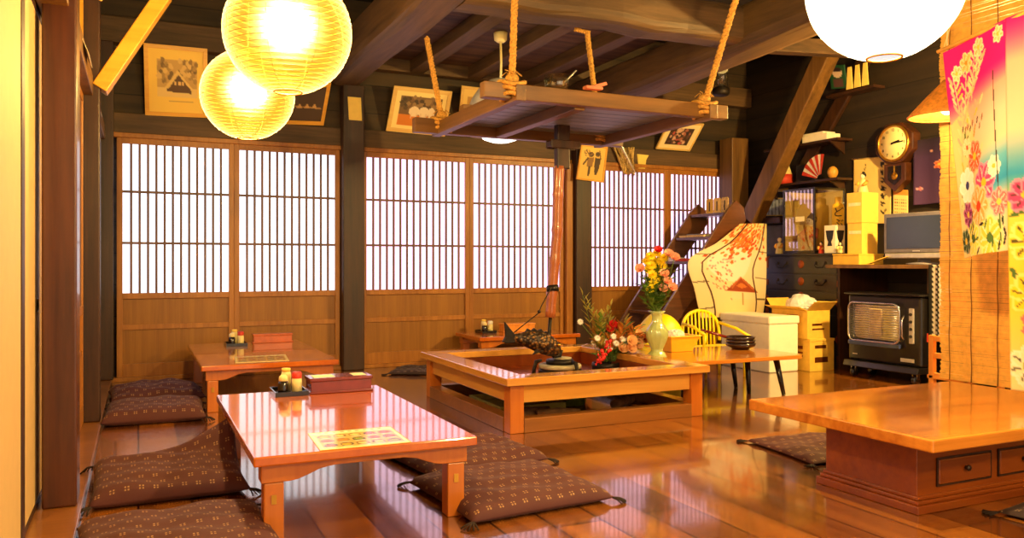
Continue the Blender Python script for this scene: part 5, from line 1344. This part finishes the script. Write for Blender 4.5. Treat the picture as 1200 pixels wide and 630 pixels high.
def leaf(m, p, d, ln, w, up=Vector((0, 0, 1))):
    d = d.normalized(); s = d.cross(up)
    if s.length < .1: s = d.orthogonal()
    s.normalize(); n = s.cross(d)
    vs = [p, p + d * ln * .35 + s * w * .5 + n * w * .15, p + d * ln * .7 + s * w * .38, p + d * ln - n * w * .2, p + d * ln * .7 - s * w * .38, p + d * ln * .35 - s * w * .5 + n * w * .15, p + d * ln * .5 - n * w * .1]
    m._faces(vs, [(0, 1, 6), (1, 2, 6), (2, 3, 6), (3, 4, 6), (4, 5, 6), (5, 0, 6)])
def flower(base, tip, r, kind, petal, label, cat, group, name, leaves=4, leafmat='leaf', facing=None, bend=.02):
    base, tip = Vector(base), Vector(tip); g = thing(name, label, cat, base, group); rn = random.Random(int(abs(tip.x * 991 + tip.z * 577) * 100))
    mid = base.lerp(tip, .5) + Vector((rn.uniform(-bend, bend), rn.uniform(-bend, bend), 0))
    pts = [base.lerp(mid, k / 4) if k < 4 else mid.lerp(tip, (k - 4) / 4) for k in range(9)]
    MB().tube(pts, .0028, 5).build('stem', 'stem', g)
    if r:
        m = MB(); f = Vector(facing) if facing else (tip - mid) * .6 + Vector((-.5, -1.0, .2)).normalized() * (tip - mid).length
        (head_mum if kind == 'mum' else head_cup)(m, tip, r, f); m.build('flower_head', petal, g, recalc=False)
    if leaves:
        m = MB()
        for k in range(leaves):
            q = .25 + .6 * k / max(1, leaves - 1); p = pts[min(8, int(q * 8))]
            an = rn.uniform(0, 6.28); leaf(m, p, Vector((math.cos(an), math.sin(an), rn.uniform(.2, .9))), rn.uniform(.06, .12), .036)
        m.build('leaves', leafmat, g, recalc=False)
    return g
vm = Vector((VX, VY, VZ + .34)); rn = random.Random(21)
V0 = lambda: vm + Vector((rn.uniform(-.015, .015), rn.uniform(-.015, .015), -.02))
def vp(px, py, dy=0.0): return on_y(px, py, VY + dy)
for k, (px, py) in enumerate(((762, 300), (770, 297), (778, 302), (763, 311), (771, 315), (764, 322), (776, 312), (765, 332), (768, 306), (758, 306), (774, 306), (760, 316), (769, 324), (762, 338), (773, 330))):
    flower(V0(), vp(px, py, rn.uniform(-.04, .05)), .044, 'mum', 'petal_yellow', 'yellow chrysanthemum in the tall bouquet of the green vase', 'flower', 'yellow chrysanthemums of the vase', 'chrysanthemum', 3)
for k, (px, py) in enumerate(((778, 322), (781, 331), (776, 340), (787, 338), (790, 303), (783, 299), (750, 316))):
    flower(V0(), vp(px, py, rn.uniform(-.07, -.01)), .04, 'cup', 'petal_pink', 'salmon pink carnation in the tall bouquet of the green vase', 'flower', 'pink carnations of the vase', 'carnation', 2)
flower(V0(), vp(771, 294, .02), .034, 'cup', 'petal_red', 'dark red carnation at the top of the tall bouquet', 'flower', 'red carnations', 'carnation', 2)
for k in range(16):
    px, py = rn.uniform(750, 788), rn.uniform(318, 358)
    g = flower(V0(), vp(px, py, rn.uniform(-.06, .06)), 0, '', '', 'leafy green sprig at the foot of the tall bouquet in the vase', 'sprig', 'green sprigs of the vase', 'leaf_sprig', 9)

# ------------------------------------------------------------------ wild flower arrangement in a dark basket at the hearth edge
BX, BY = 3.16, 5.16
t = thing('flower_basket', 'low dark basket holding the wild flowers in the hearth', 'basket', (BX, BY, .197))
MB().lathe([(.001, 0.004), (.10, 0.004), (.105, .04), (.10, .06), (.09, .06), (.095, .04), (.085, .014), (.001, .014)], (BX, BY, .2), 24, cap=False).build('basket_body', 'iron', t)
B0 = lambda: Vector((BX + rn.uniform(-.06, .06), BY + rn.uniform(-.06, .06), .27))
def bp_(px, py, dy=0.0): return on_y(px, py, BY + dy)
def spray(tip, label, cat, group, name, leafmat, nl, ln, w):
    base = B0(); tip = Vector(tip); g = thing(name, label, cat, base, group)
    mid = base.lerp(tip, .55) + Vector((.0, 0, .05)); pts = [base * (1 - k / 10) ** 2 + mid * 2 * (k / 10) * (1 - k / 10) + tip * (k / 10) ** 2 for k in range(11)]
    MB().tube(pts, .0025, 5).build('stem', 'stem', g)
    m = MB()
    for k in range(nl):
        p = pts[3 + (k * 7) // nl]; d = pts[10] - pts[6]; s = 1 if k % 2 else -1
        leaf(m, p, Vector((s * .8, rn.uniform(-.5, .5), .5)) + d.normalized() * .6, ln * rn.uniform(.7, 1.2), w)
    leaf(m, tip, pts[10] - pts[8], ln, w); m.build('leaves', leafmat, g, recalc=False)
for px, py in ((683, 346), (690, 356), (699, 372)): spray(bp_(px, py, .05), 'tall dry yellow green spray leaning left out of the wild flowers', 'sprig', 'tall sprays of the wild flowers', 'dry_spray', 'leaf_dry', 12, .075, .022)
for px, py in ((716, 358), (712, 365)): spray(bp_(px, py, .05), 'shorter yellow green spray upright in the wild flowers', 'sprig', 'short sprays of the wild flowers', 'dry_spray', 'leaf_dry', 9, .06, .02)
for k in range(34):
    px, py = rn.uniform(688, 758), rn.uniform(374, 412)
    spray(bp_(px, py, rn.uniform(-.12, .1)), 'rusty leaf sprig in the wild flower arrangement', 'sprig', 'rusty sprigs of the wild flowers', 'leaf_sprig', ('leaf_rust', 'leaf_dry', 'leaf', 'leaf_rust')[k % 4], 10, .085, .040)
for px, py in ((700, 396), (708, 399), (719, 394), (726, 391), (729, 397), (722, 402), (735, 399), (680, 377), (696, 401), (715, 407)):
    flower(B0(), bp_(px, py, rn.uniform(-.14, -.02)), .026, 'mum', 'petal_white', 'small white daisy in the wild flower arrangement', 'flower', 'white daisies of the wild flowers', 'daisy', 1, facing=(-.4, -1, .4))
for px, py in ((718, 381), (724, 384), (714, 386)): flower(B0(), bp_(px, py, -.05), .034, 'cup', 'petal_red', 'deep red bloom at the top of the wild flowers', 'flower', 'red blooms of the wild flowers', 'red_bloom', 1)
for px, py in ((739, 400), (746, 404), (752, 398), (747, 394), (738, 408), (728, 409)): flower(B0(), bp_(px, py, rn.uniform(-.1, 0)), .046, 'cup', 'petal_peach', 'peach coloured bloom beside the green vase', 'flower', 'peach blooms of the wild flowers', 'peach_bloom', 1)
flower(B0(), bp_(754, 396, -.05), .03, 'cup', 'petal_red', 'red bloom of the wild flowers touching the green vase', 'flower', None, 'red_bloom', 1)
t = thing('red_amaranth', 'drooping bright red amaranth plume hanging over the hearth frame', 'flower', (3.0, 4.8, .33))
m = MB(); rn2 = random.Random(3)
pts = [B0(), bp_(714, 400, -.2), bp_(712, 408, -.25), bp_(706, 418, -.28), bp_(703, 424, -.29)]
MB().tube(pts, .003, 5).build('stem', 'stem', t)
for k in range(60):
    q = rn2.uniform(1, 4); j = min(3, int(q)); p = pts[j].lerp(pts[j + 1], q - j); s = .016
    m.ball(p + Vector((rn2.gauss(0, s), rn2.gauss(0, s * .6), rn2.gauss(0, s * .7))), rn2.uniform(.008, .014), 6, 4)
m.build('plume', 'petal_red', t)

# ------------------------------------------------------------------ things on the low tables
def tray_set(x, y, zt, labs, extra=True, s=1.0):
    t = thing('condiment_tray', labs[0], 'tray', (x, y, zt)); w, d = .155 * s, .20 * s
    m = MB().box(x - w / 2, y - d / 2, zt + .0005, x + w / 2, y + d / 2, zt + .008); m.build('base', 'black_lacquer', t, bevel=.002)
    MB().box(x - w / 2 - .006, y - d / 2 - .006, zt + .001, x + w / 2 + .006, y - d / 2 - .0005, zt + .024).box(x - w / 2 - .006, y + d / 2 + .0005, zt + .001, x + w / 2 + .006, y + d / 2 + .006, zt + .024).box(x - w / 2 - .006, y - d / 2 - .0005, zt + .001, x - w / 2 - .0005, y + d / 2 + .0005, zt + .024).box(x + w / 2 + .0005, y - d / 2 - .0005, zt + .001, x + w / 2 + .006, y + d / 2 + .0005, zt + .024).build('rim', 'black_lacquer', t)
    z = zt + .0085
    a = thing('soy_sauce_bottle', labs[1], 'bottle', (x - .035 * s, y - .05 * s, z), 'soy sauce bottles')
    MB().lathe([(.001, 0), (.026, 0), (.028, .01), (.027, .055), (.02, .066), (.001, .066)], (x - .035 * s, y - .05 * s, z), 20, cap=False).build('bottle_body', 'soy', a)
    MB().lathe([(.021, .0665), (.024, .07), (.022, .088), (.01, .098), (.001, .098)], (x - .035 * s, y - .05 * s, z), 16, cap=False).build('cap', 'cream', a)
    b = thing('pepper_shaker', labs[2], 'shaker', (x + .035 * s, y - .04 * s, z), 'pepper shakers')
    MB().lathe([(.001, 0), (.028, 0), (.026, .05), (.024, .075), (.001, .075)], (x + .035 * s, y - .04 * s, z), 18, cap=False).build('shaker_body', 'cream', b)
    MB().lathe([(.025, .0755), (.026, .10), (.02, .108), (.001, .108)], (x + .035 * s, y - .04 * s, z), 18, cap=False).build('cap', 'red_cap' if extra else 'white_plastic', b)
    c = thing('toothpick_jar', labs[3], 'jar', (x - .005, y + .05 * s, z), 'toothpick jars')
    MB().lathe([(.001, 0), (.025, 0), (.026, .085), (.022, .10), (.001, .10)], (x - .005, y + .05 * s, z), 18, cap=False).build('jar_body', 'cream', c)
    MB().lathe([(.018, .1005), (.023, .103), (.023, .118), (.001, .12)], (x - .005, y + .05 * s, z), 16, cap=False).build('cap', 'box_cream', c)
ZT = .317
tray_set(.715, 4.325, ZT, ('black tray of condiments at the back edge of the near table', 'soy sauce bottle with a cream cap on the near table', 'cream pepper shaker with a red cap on the near table', 'cream toothpick jar on the tray of the near table'))
tray_set(.735, 7.05, ZT, ('black tray of condiments on the table by the left shoji', 'soy sauce bottle on the table by the left shoji', 'pepper shaker with a red cap on the table by the left shoji', 'toothpick jar on the table by the left shoji'))
tray_set(3.10, 7.30, ZT, ('black tray of condiments on the table behind the hearth', 'soy sauce bottle on the table behind the hearth', 'white capped shaker on the table behind the hearth', 'toothpick jar on the table behind the hearth'), False, .9)
def chopstick_box(x0, y0, x1, y1, zt, h, mat, label, lidpaper=True):
    t = thing('chopstick_box', label, 'box', ((x0 + x1) / 2, (y0 + y1) / 2, zt), 'chopstick boxes')
    MB().box(x0, y0, zt + .0005, x1, y1, zt + h * .78).build('box_body', mat, t, bevel=.003)
    MB().box(x0 - .006, y0 - .006, zt + h * .78 + .0005, x1 + .006, y1 + .006, zt + h).build('lid', mat, t, bevel=.004)
    MB().box(x0 - .008, y0 - .008, zt + .0005, x1 + .008, y1 + .008, zt + .012).build('foot_rim', mat, t, bevel=.003)
    if lidpaper:
        MB().box(x0 + .02, y0 + .02, zt + h + .0002, x0 + .13, y1 - .02, zt + h + .0012).build('paper_slip', 'paper', t)
        MB().box(x1 - .09, y0 + .03, zt + h + .0002, x1 - .02, y1 - .02, zt + h + .0012).build('paper_slip', 'paper', t)
chopstick_box(.815, 4.24, 1.135, 4.385, ZT, .082, 'box_red', 'dark red lacquered chopstick box on the near table')
chopstick_box(.89, 7.14, 1.21, 7.24, ZT, .078, 'box_orange', 'reddish wooden chopstick box on the table by the left shoji', False)
chopstick_box(3.26, 7.22, 3.60, 7.34, ZT, .085, 'pine', 'pale wooden chopstick box on the table behind the hearth', False)
# photo menus lying on the tables
def menu(tl, tr, br, bl, label, seed):
    cv = Canvas(70, 46, (250, 226, 150)); rn = random.Random(seed)
    cv.rect(.0, .0, 1, .16, (252, 234, 176)); cv.rect(.06, .20, .94, .92, (216, 176, 96))
    for r in range(3):
        for c in range(5):
            x, y = .15 + .175 * c, .31 + .24 * r
            cv.ell(x, y, .075, .062, rn.choice([(150, 110, 60), (126, 104, 70), (170, 120, 64)])); cv.ell(x, y, .052, .04, rn.choice([(226, 176, 60), (214, 140, 50), (236, 206, 120), (150, 160, 70), (176, 90, 40)]))
            cv.rect(x - .05, y + .085, x + .05, y + .105, (246, 236, 200))
    for c in range(9): cv.rect(.10 + .09 * c, .06, .14 + .09 * c, .10, (190, 150, 90))
    tag(sheet('photo_menu', cv, bil(tl, tr, br, bl), 'painted_gloss', None, .0016, loc=((tl[0] + br[0]) / 2, (tl[1] + br[1]) / 2, tl[2])), label, 'menu', 'photo menus')
zm = ZT + .0013
menu((.615, 3.27, zm), (.955, 3.27, zm), (.945, 2.948, zm), (.60, 2.955, zm), 'yellow photo menu of dishes lying at the front edge of the near table', 2)
menu((.635, 6.17, zm), (1.0, 6.18, zm), (.96, 5.78, zm), (.60, 5.79, zm), 'pale photo menu lying on the table by the left shoji', 3)

# ------------------------------------------------------------------ pictures on the back wall
WY = BW - .035
def q(px, py, y): return on_y(px, py, y)
cv = Canvas(60, 70, (252, 206, 84)); cv.rect(.17, .17, .86, .74, (206, 160, 84)); rn = random.Random(5)
for _ in range(60): cv.ell(rn.uniform(.18, .85), rn.uniform(.18, .5), .035, .05, rn.choice([(146, 110, 56), (176, 136, 70), (226, 184, 104), (120, 90, 46)]))
cv.rect(.17, .60, .86, .74, (240, 200, 116)); cv.poly([(.34, .60), (.52, .36), (.76, .62), (.76, .68), (.34, .66)], (96, 60, 26)); cv.poly([(.30, .60), (.52, .33), (.56, .37), (.36, .62)], (236, 196, 110)); cv.line(.52, .35, .79, .63, .02, (236, 196, 110))
for x in (.46, .54, .60): cv.rect(x, .50, x + .035, .55, (236, 190, 110))
cv.rect(.36, .80, .80, .815, (196, 150, 80))
framed('yellow framed print of a steep roofed farmhouse in snow', q(168, 50, WY - .16), q(243, 57, WY - .16), q(243, 138, WY), q(170, 135, WY), cv, 'frame_gold', .035)
cv = Canvas(40, 44, (70, 46, 26)); cv.line(.1, .55, .9, .62, .02, (176, 130, 70)); 
for k in range(3): cv.poly([(.25 + .2 * k, .62), (.32 + .2 * k, .48), (.40 + .2 * k, .62)], (206, 160, 90))
framed('dark village picture half hidden behind the smaller lantern', q(336, 98, WY - .12), q(388, 97, WY - .12), q(379, 147, WY), q(332, 145, WY), cv, 'frame_gold', .035)
cv = Canvas(70, 54, (252, 226, 150)); cv.rect(.12, .14, .90, .88, (120, 90, 60)); cv.rect(.12, .62, .90, .88, (222, 130, 44)); rn = random.Random(6)
for _ in range(50): cv.ell(rn.uniform(.13, .89), rn.uniform(.16, .45), .04, .04, rn.choice([(90, 70, 50), (130, 100, 70), (70, 56, 44), (150, 120, 80)]))
for (x, w) in ((.40, .10), (.58, .10), (.72, .07)): cv.ell(x, .52, w, .10, (240, 220, 190)); cv.rect(x - w * .6, .56, x - w * .4, .70, (226, 200, 170)); cv.rect(x + w * .4, .56, x + w * .6, .70, (226, 200, 170))
cv.rect(.50, .74, .95, 1.0, (30, 22, 20))
framed('pale framed photo of white horses on orange ground beside a rope', q(462, 100, WY - .16), q(530, 107, WY - .16), q(521, 160, WY), q(452, 153, WY), cv, 'frame_pale', .04)
cv = Canvas(20, 24, (240, 206, 120)); cv.rect(.3, .3, .8, .9, (196, 150, 80))
framed('pale framed picture half hidden behind the white pendant lamp', q(541, 100, WY - .12), q(566, 103, WY - .12), q(562, 140, WY), q(537, 138, WY), cv, 'frame_pale', .03)
tag(MB().prism([(0, 0), (.125, .0), (.135, -.215), (.012, -.215)], (1.765, 7.437, 2.545), (1, 0, 0), (0, 0, 1), (0, .002, 0)).build('name_card', 'yellow_card'), 'small yellow card pinned near the top of the dark pillar', 'card')
cv = Canvas(44, 54, (246, 200, 96)); D = (70, 46, 24)
cv.ell(.42, .24, .10, .10, D); cv.poly([(.30, .34), (.55, .32), (.52, .60), (.30, .62)], (150, 106, 50)); cv.poly([(.36, .60), (.46, .60), (.44, .88), (.36, .88)], D); cv.ell(.68, .22, .10, .09, D); cv.poly([(.58, .32), (.82, .34), (.80, .60), (.72, .84), (.64, .84), (.60, .60)], D); cv.line(.30, .36, .16, .55, .03, D); cv.line(.20, .12, .36, .28, .02, (120, 84, 40)); cv.line(.82, .36, .74, .12, .025, (120, 84, 40)); cv.speckle(.15, .1, .9, .3, 16, .03, [(120, 84, 40), (170, 120, 60)], .8, 4)
framed('yellow print of two dark figures hanging at the end of the rack', q(681, 169, 7.38), q(712, 172, 7.38), q(707, 214, 7.42), q(675, 210, 7.42), cv, 'frame_gold', .018)
t = thing('straw_bundle', 'bundle of straw in a clear bag hanging beside the print of two figures', 'bundle', (4.87, WY, 1.96))
m = MB(); rn = random.Random(9)
for k in range(46):
    a = q(719 + rn.uniform(0, 24), 173 + rn.uniform(-1, 2), WY - rn.uniform(.01, .07)); b = q(735 + rn.uniform(-5, 9), 203 + rn.uniform(-3, 2), WY - rn.uniform(.01, .07)); m.tube([a, a.lerp(b, .5) + Vector((rn.uniform(-.02, .02), 0, 0)), b], .008, 4)
m.build('straw_stalks', 'straw', t)
c0, c1 = q(718, 172, WY - .04), q(738, 207, WY - .04)
MB().grid(lambda u, v: c0.lerp(c1, v) + Vector((.24 * (u - .1) * (1 - .35 * v), -.07 * math.sin(PI * u), 0)), 10, 10).build('bag', 'film', t)
tag(MB().prism([(-.07, .06), (.085, .055), (.05, .0), (.035, -.10), (-.05, -.10)], q(753, 187, WY - .02), (1, 0, 0), (0, 0, 1), (0, .012, 0)).build('wall_tag', 'yellow_card', bevel=.002), 'little yellow tag on the dark wall right of the straw bundle', 'tag')
cv = Canvas(50, 40, (250, 226, 170)); cv.rect(.16, .18, .84, .82, (70, 48, 40)); cv.speckle(.2, .22, .8, .78, 45, .05, [(180, 110, 90), (226, 180, 150), (100, 70, 60), (50, 40, 50), (206, 90, 80)], .9, 6)
framed('white matted photo of a crowd tilted forward on the dark wall', q(783, 143, WY - .2), q(825, 145, WY - .2), q(808, 177, WY), q(768, 174, WY), cv, 'frame_pale', .02)
cv = Canvas(30, 20, (246, 196, 60)); cv.line(.1, .2, .6, .7, .03, (206, 140, 40)); cv.line(.5, .2, .9, .8, .03, (206, 140, 40)); cv.ell(.6, .5, .12, .12, (226, 160, 50))
tag(sheet('yellow_print', cv, bil(q(754, 106, BW - .02), q(801, 95, BW - .02), q(800, 118, BW - .012), q(748, 124, BW - .012)), 'painted', None, .008, loc=q(775, 118, BW - .015)), 'yellow print on the wall half hidden by the cracked beam', 'print')
# oil lamp hanging by the beam
lp = on_y(845, 112, 6.4)
t = thing('oil_lamp', 'old glass oil lamp with a white reflector hanging in the dark corner', 'lamp', lp)
MB().lathe([(.001, 0), (.07, 0), (.085, .02), (.085, .07), (.05, .09), (.03, .10), (.001, .10)], lp, 20, cap=False).build('font', 'iron', t)
MB().lathe([(.035, .1005), (.07, .16), (.065, .24), (.04, .30), (.03, .42)], lp, 20, cap=False).build('chimney', 'clear_glass', t)
MB().lathe([(.001, .0), (.08, .012), (.115, .04)], lp + Vector((.08, .06, .36)), 24, 'Y', cap=False).build('reflector', 'white_plastic', t)
MB().tube([lp + Vector((0, 0, .42)), lp + Vector((0, 0, 1.0))], .004, 5).tube([lp + Vector((-.08, 0, .08)), lp + Vector((-.09, 0, .3)), lp + Vector((0, 0, .50)), lp + Vector((.09, 0, .3)), lp + Vector((.08, 0, .08))], .004, 5).build('bail', 'iron', t)
# cable on the dark wall
tag(MB().tube([on_y(884, 85, WY), on_y(879, 95, WY), on_y(889, 110, WY), on_y(891, 160, WY)], .008, 6).build('cable', 'cord'), 'thin brown cable looping down the dark wall left of the brace', 'cable')
# paper streamers above the left shoji
for (y, z0, z1, lab) in ((4.9, 2.30, 2.05, 'curved white paper strip hanging above the left wall shoji, nearer one'), (6.2, 2.30, 2.0, 'curved white paper strip hanging above the left wall shoji, farther one')):
    tag(MB().grid(lambda u, v, y=y, z0=z0, z1=z1: Vector((-.285 + .06 * v * v, y - .5 * u * (1 - .3 * v), z0 - (z0 - z1) * v)), 8, 12).build('paper_strip', 'paper', solid=.002), lab, 'paper')

# ------------------------------------------------------------------ bamboo blind, flowered curtain, wicker lamp at the right
SXp = 4.15
t = thing('bamboo_blind', 'yellow bamboo blind hanging at the far end of the slab table', 'blind', (SXp, 2.3, .34))
m = MB(); rn = random.Random(31); z = .345; y0, y1 = 1.3, 3.145
while z < 2.9:
    h = rn.uniform(.006, .009); dx = .006 * math.sin(z * 17) + rn.uniform(-.001, .001); sl = rn.uniform(-.0015, .0015)
    a, b = y0, y1 + rn.uniform(-.005, .003)
    v = [(SXp + dx - .003, a, z + sl), (SXp + dx + .003, a, z + sl), (SXp + dx + .003, b, z - sl), (SXp + dx - .003, b, z - sl)]
    m._faces([Vector(p_) for p_ in v] + [Vector(p_) + Vector((0, 0, h)) for p_ in v], [(3, 2, 1, 0), (4, 5, 6, 7), (0, 1, 5, 4), (1, 2, 6, 5), (2, 3, 7, 6), (3, 0, 4, 7)])
    z += h + .0003
m.build('slats', 'bamboo_slat', t, recalc=False)
for y in (3.08, 2.95, 2.80, 2.65, 2.5, 2.2, 1.9, 1.6):
    MB().tube([(SXp - .011 + .004 * math.sin(k * 1.7), y, .345 + 2.55 * k / 30) for k in range(31)], .003, 4).build('thread', 'sudare_thread', t)
MB().box(SXp - .02, y0, 2.9, SXp + .02, y1 + .02, 2.94).build('head_rail', 'bamboo_slat', t, bevel=.003)
tag(MB().box(4.05, -2.5, 2.945, 4.25, 3.4, 3.15).build('lintel_beam', 'beam', bevel=.01), 'dark beam carrying the bamboo blind', 'beam')

NXp = 3.68
def noren_canvas(w, h, long=False):
    cv = Canvas(w, h)
    if not long:
        sh = cv.Y + .10 * (cv.X - .5)
        st = [(0, (238, 0, 128)), (.20, (240, 6, 134)), (.30, (250, 170, 150)), (.42, (250, 206, 176)), (.54, (246, 214, 176)), (.62, (110, 186, 210)), (.72, (50, 156, 206)), (.80, (236, 214, 180)), (1, (246, 222, 176))]
        for k in range(3): cv.a[..., k] = np.interp(sh, [s[0] for s in st], [s[1][k] for s in st])
        cv.poly([(0, .36), (.30, .30), (.62, .70), (.55, 1), (0, 1)], (250, 214, 140), .75)
    else:
        cv.vgrad([(0, (240, 6, 134)), (.12, (250, 190, 160)), (.3, (240, 214, 180)), (.42, (60, 164, 210)), (.5, (250, 220, 90)), (.75, (250, 214, 60)), (1, (246, 226, 170))])
    return cv
cv = noren_canvas(96, 200)
rn = random.Random(17)
G, BK, CR, YL = (86, 116, 52), (50, 44, 40), (250, 216, 160), (246, 196, 70)
for (x0, y0_, x1, y1_) in ((.22, .46, .34, .12), (.30, .30, .62, .10), (.18, .34, .12, .14), (.40, .28, .50, .06), (.26, .42, .56, .30), (.14, .56, .22, .30)):
    cv.line(x0, y0_, x1, y1_, .010, (250, 196, 150))
    for k in range(5):
        f = .25 + .17 * k; x, y = x0 + (x1 - x0) * f, y0_ + (y1_ - y0_) * f
        cv.ell(x + .05, y - .01, .055, .016, rn.choice([CR, (250, 180, 140), YL]), -.9 + rn.uniform(-.3, .3)); cv.ell(x - .05, y, .055, .016, rn.choice([CR, (250, 180, 150)]), -2.1)
for (x, y, r, c1, c2) in ((.34, .10, .10, (252, 190, 110), (240, 140, 40)), (.56, .06, .09, (250, 206, 150), YL), (.88, .05, .08, CR, YL), (.18, .13, .08, CR, YL)): cv.flower(x, y, r, c1, c2, 6, .3, (240, 150, 80))
for k in range(9): cv.ell(.20 + .05 * k, .40 + .02 * math.sin(3 * k), .035, .012, BK if k % 3 == 0 else (140, 90, 60), -1.2)
for k in range(26): cv.ell(rn.uniform(.05, .6), rn.uniform(.42, .75), .06, .016, rn.choice([G, BK, CR, (236, 150, 60), (206, 190, 90), CR]), rn.uniform(-1.9, -.9))
for (x, y, r, c1, c2) in ((.42, .545, .15, (240, 90, 40), (250, 200, 60)), (.26, .49, .09, CR, (230, 90, 50)), (.22, .665, .17, (246, 240, 230), (60, 60, 120)), (.62, .68, .19, (220, 70, 130), (250, 190, 40)), (.80, .62, .10, (250, 236, 214), YL), (.50, .78, .20, (250, 170, 90), (230, 70, 30)), (.20, .80, .12, (170, 50, 120), (250, 200, 80)), (.86, .78, .13, (232, 120, 120), (250, 210, 90)), (.34, .92, .17, (250, 226, 80), G), (.70, .93, .20, (216, 206, 70), G), (.10, .92, .12, (70, 84, 40), YL)):
    cv.flower(x, y, r, c1, c2, 7, rn.uniform(0, 1), (250, 240, 220) if c1[0] > 200 else (30, 30, 30))
for k in range(20): cv.ell(rn.uniform(.1, .95), rn.uniform(.80, 1.0), .05, .014, rn.choice([G, BK, (40, 60, 40)]), rn.uniform(-2, 0))
cv.line(.80, .20, .86, .72, .008, (60, 50, 40))
P0, P1, P2, P3 = on_x(1105, 62, NXp), on_x(1180, 22, NXp), on_x(1181, 293, NXp), on_x(1126, 303, NXp)
fq = bil(P0, P1, P2, P3)
t = thing('flowered_curtain', 'pink and turquoise curtain printed with big flowers, its short left panel before the blind', 'curtain', tuple((P2 + P3) / 2))
sheet('cloth_panel', cv, lambda u, v: fq(u, v) + Vector((.022 * math.sin(5 * u + 2 * v) * (.4 + v), 0, 0)), 'painted_cloth', t, .002)
cv = noren_canvas(80, 200, True)
for k in range(50): cv.ell(rn.uniform(0, 1), rn.uniform(.3, 1), .06, .018, rn.choice([G, BK, CR, (236, 150, 60), YL]), rn.uniform(-2, 0))
for (x, y, r, c1, c2) in ((.12, .48, .12, (220, 70, 130), YL), (.3, .36, .12, (232, 80, 110), YL), (.14, .60, .14, (252, 222, 60), (240, 160, 40)), (.14, .74, .14, (250, 216, 40), (240, 150, 40)), (.2, .82, .12, (214, 30, 30), YL), (.12, .93, .13, (246, 240, 200), (180, 190, 80)), (.5, .55, .16, (240, 120, 60), YL), (.6, .75, .18, (250, 200, 170), (220, 60, 40)), (.6, .92, .18, (236, 80, 120), YL), (.8, .62, .15, (246, 240, 230), (60, 60, 120)), (.4, .15, .12, CR, YL), (.75, .25, .13, (252, 190, 110), YL)):
    cv.flower(x, y, r, c1, c2, 7, rn.uniform(0, 1), (60, 50, 30))
Q0, Q3 = on_x(1180, 22, NXp), on_x(1182, 457, NXp)
Q1 = Vector((NXp, 1.75, Q0.z + .10)); Q2 = Vector((NXp, 1.75, Q3.z))
fq2 = bil(Q0, Q1, Q2, Q3)
sheet('cloth_panel', cv, lambda u, v: fq2(u, v) + Vector((.025 * math.sin(9 * u + v) * (.3 + v) - .012 * (1 - u), 0, 0)), 'painted_cloth', t, .002)
# curtain pole
MB().tube([P0 + Vector((.0, .03, .012)), Q1 + Vector((0, -.05, .012))], .010, 8).build('pole', 'bamboo_slat', t)
for p_ in (P0, P0.lerp(Q1, .5), Q1): MB().tube([p_ + Vector((0, 0, .012)), Vector((4.06, p_.y, 2.95))], .002, 4).build('hanging_cord', 'cord', t)

t = thing('wicker_lamp', 'cone shaped wicker lamp shade glowing below, beside the flowered curtain', 'lamp', (3.92, 2.93, 1.78))
MB().lathe([(.19, 0), (.185, .012), (.10, .105), (.035, .17), (.02, .19)], (3.92, 2.93, 1.785), 36, cap=False, fn=lambda a, z: 1 + .012 * math.cos(24 * a)).build('shade', 'wicker', t, solid=.004)
MB().tube([(3.92 + .19 * math.cos(a), 2.93 + .19 * math.sin(a), 1.785) for a in [2 * PI * k / 36 for k in range(37)]], .006, 6, cap=False).build('rim', 'wicker', t)
MB().ball((3.92, 2.93, 1.84), (.04, .04, .05), 14, 10).build('bulb', 'bulb', t)
MB().tube([(3.92, 2.93, 1.97), (3.92, 2.93, 2.5), (3.98, 2.93, 2.94)], .004, 6).build('cord', 'cord', t)
ld = bpy.data.lights.new('wicker_lamp_light', 'POINT'); ld.energy = 16; ld.color = BULB_COL; ld.shadow_soft_size = .03
l = bpy.data.objects.new('wicker_lamp_light', ld); COL.objects.link(l); l.parent = t; l.location = (0, 0, .02)
# unseen lantern added behind the blind to light the corner
lantern((5.35, 3.55, 2.25), .22, 'unseen paper lantern added behind the bamboo blind to light the corner', watt=1150)
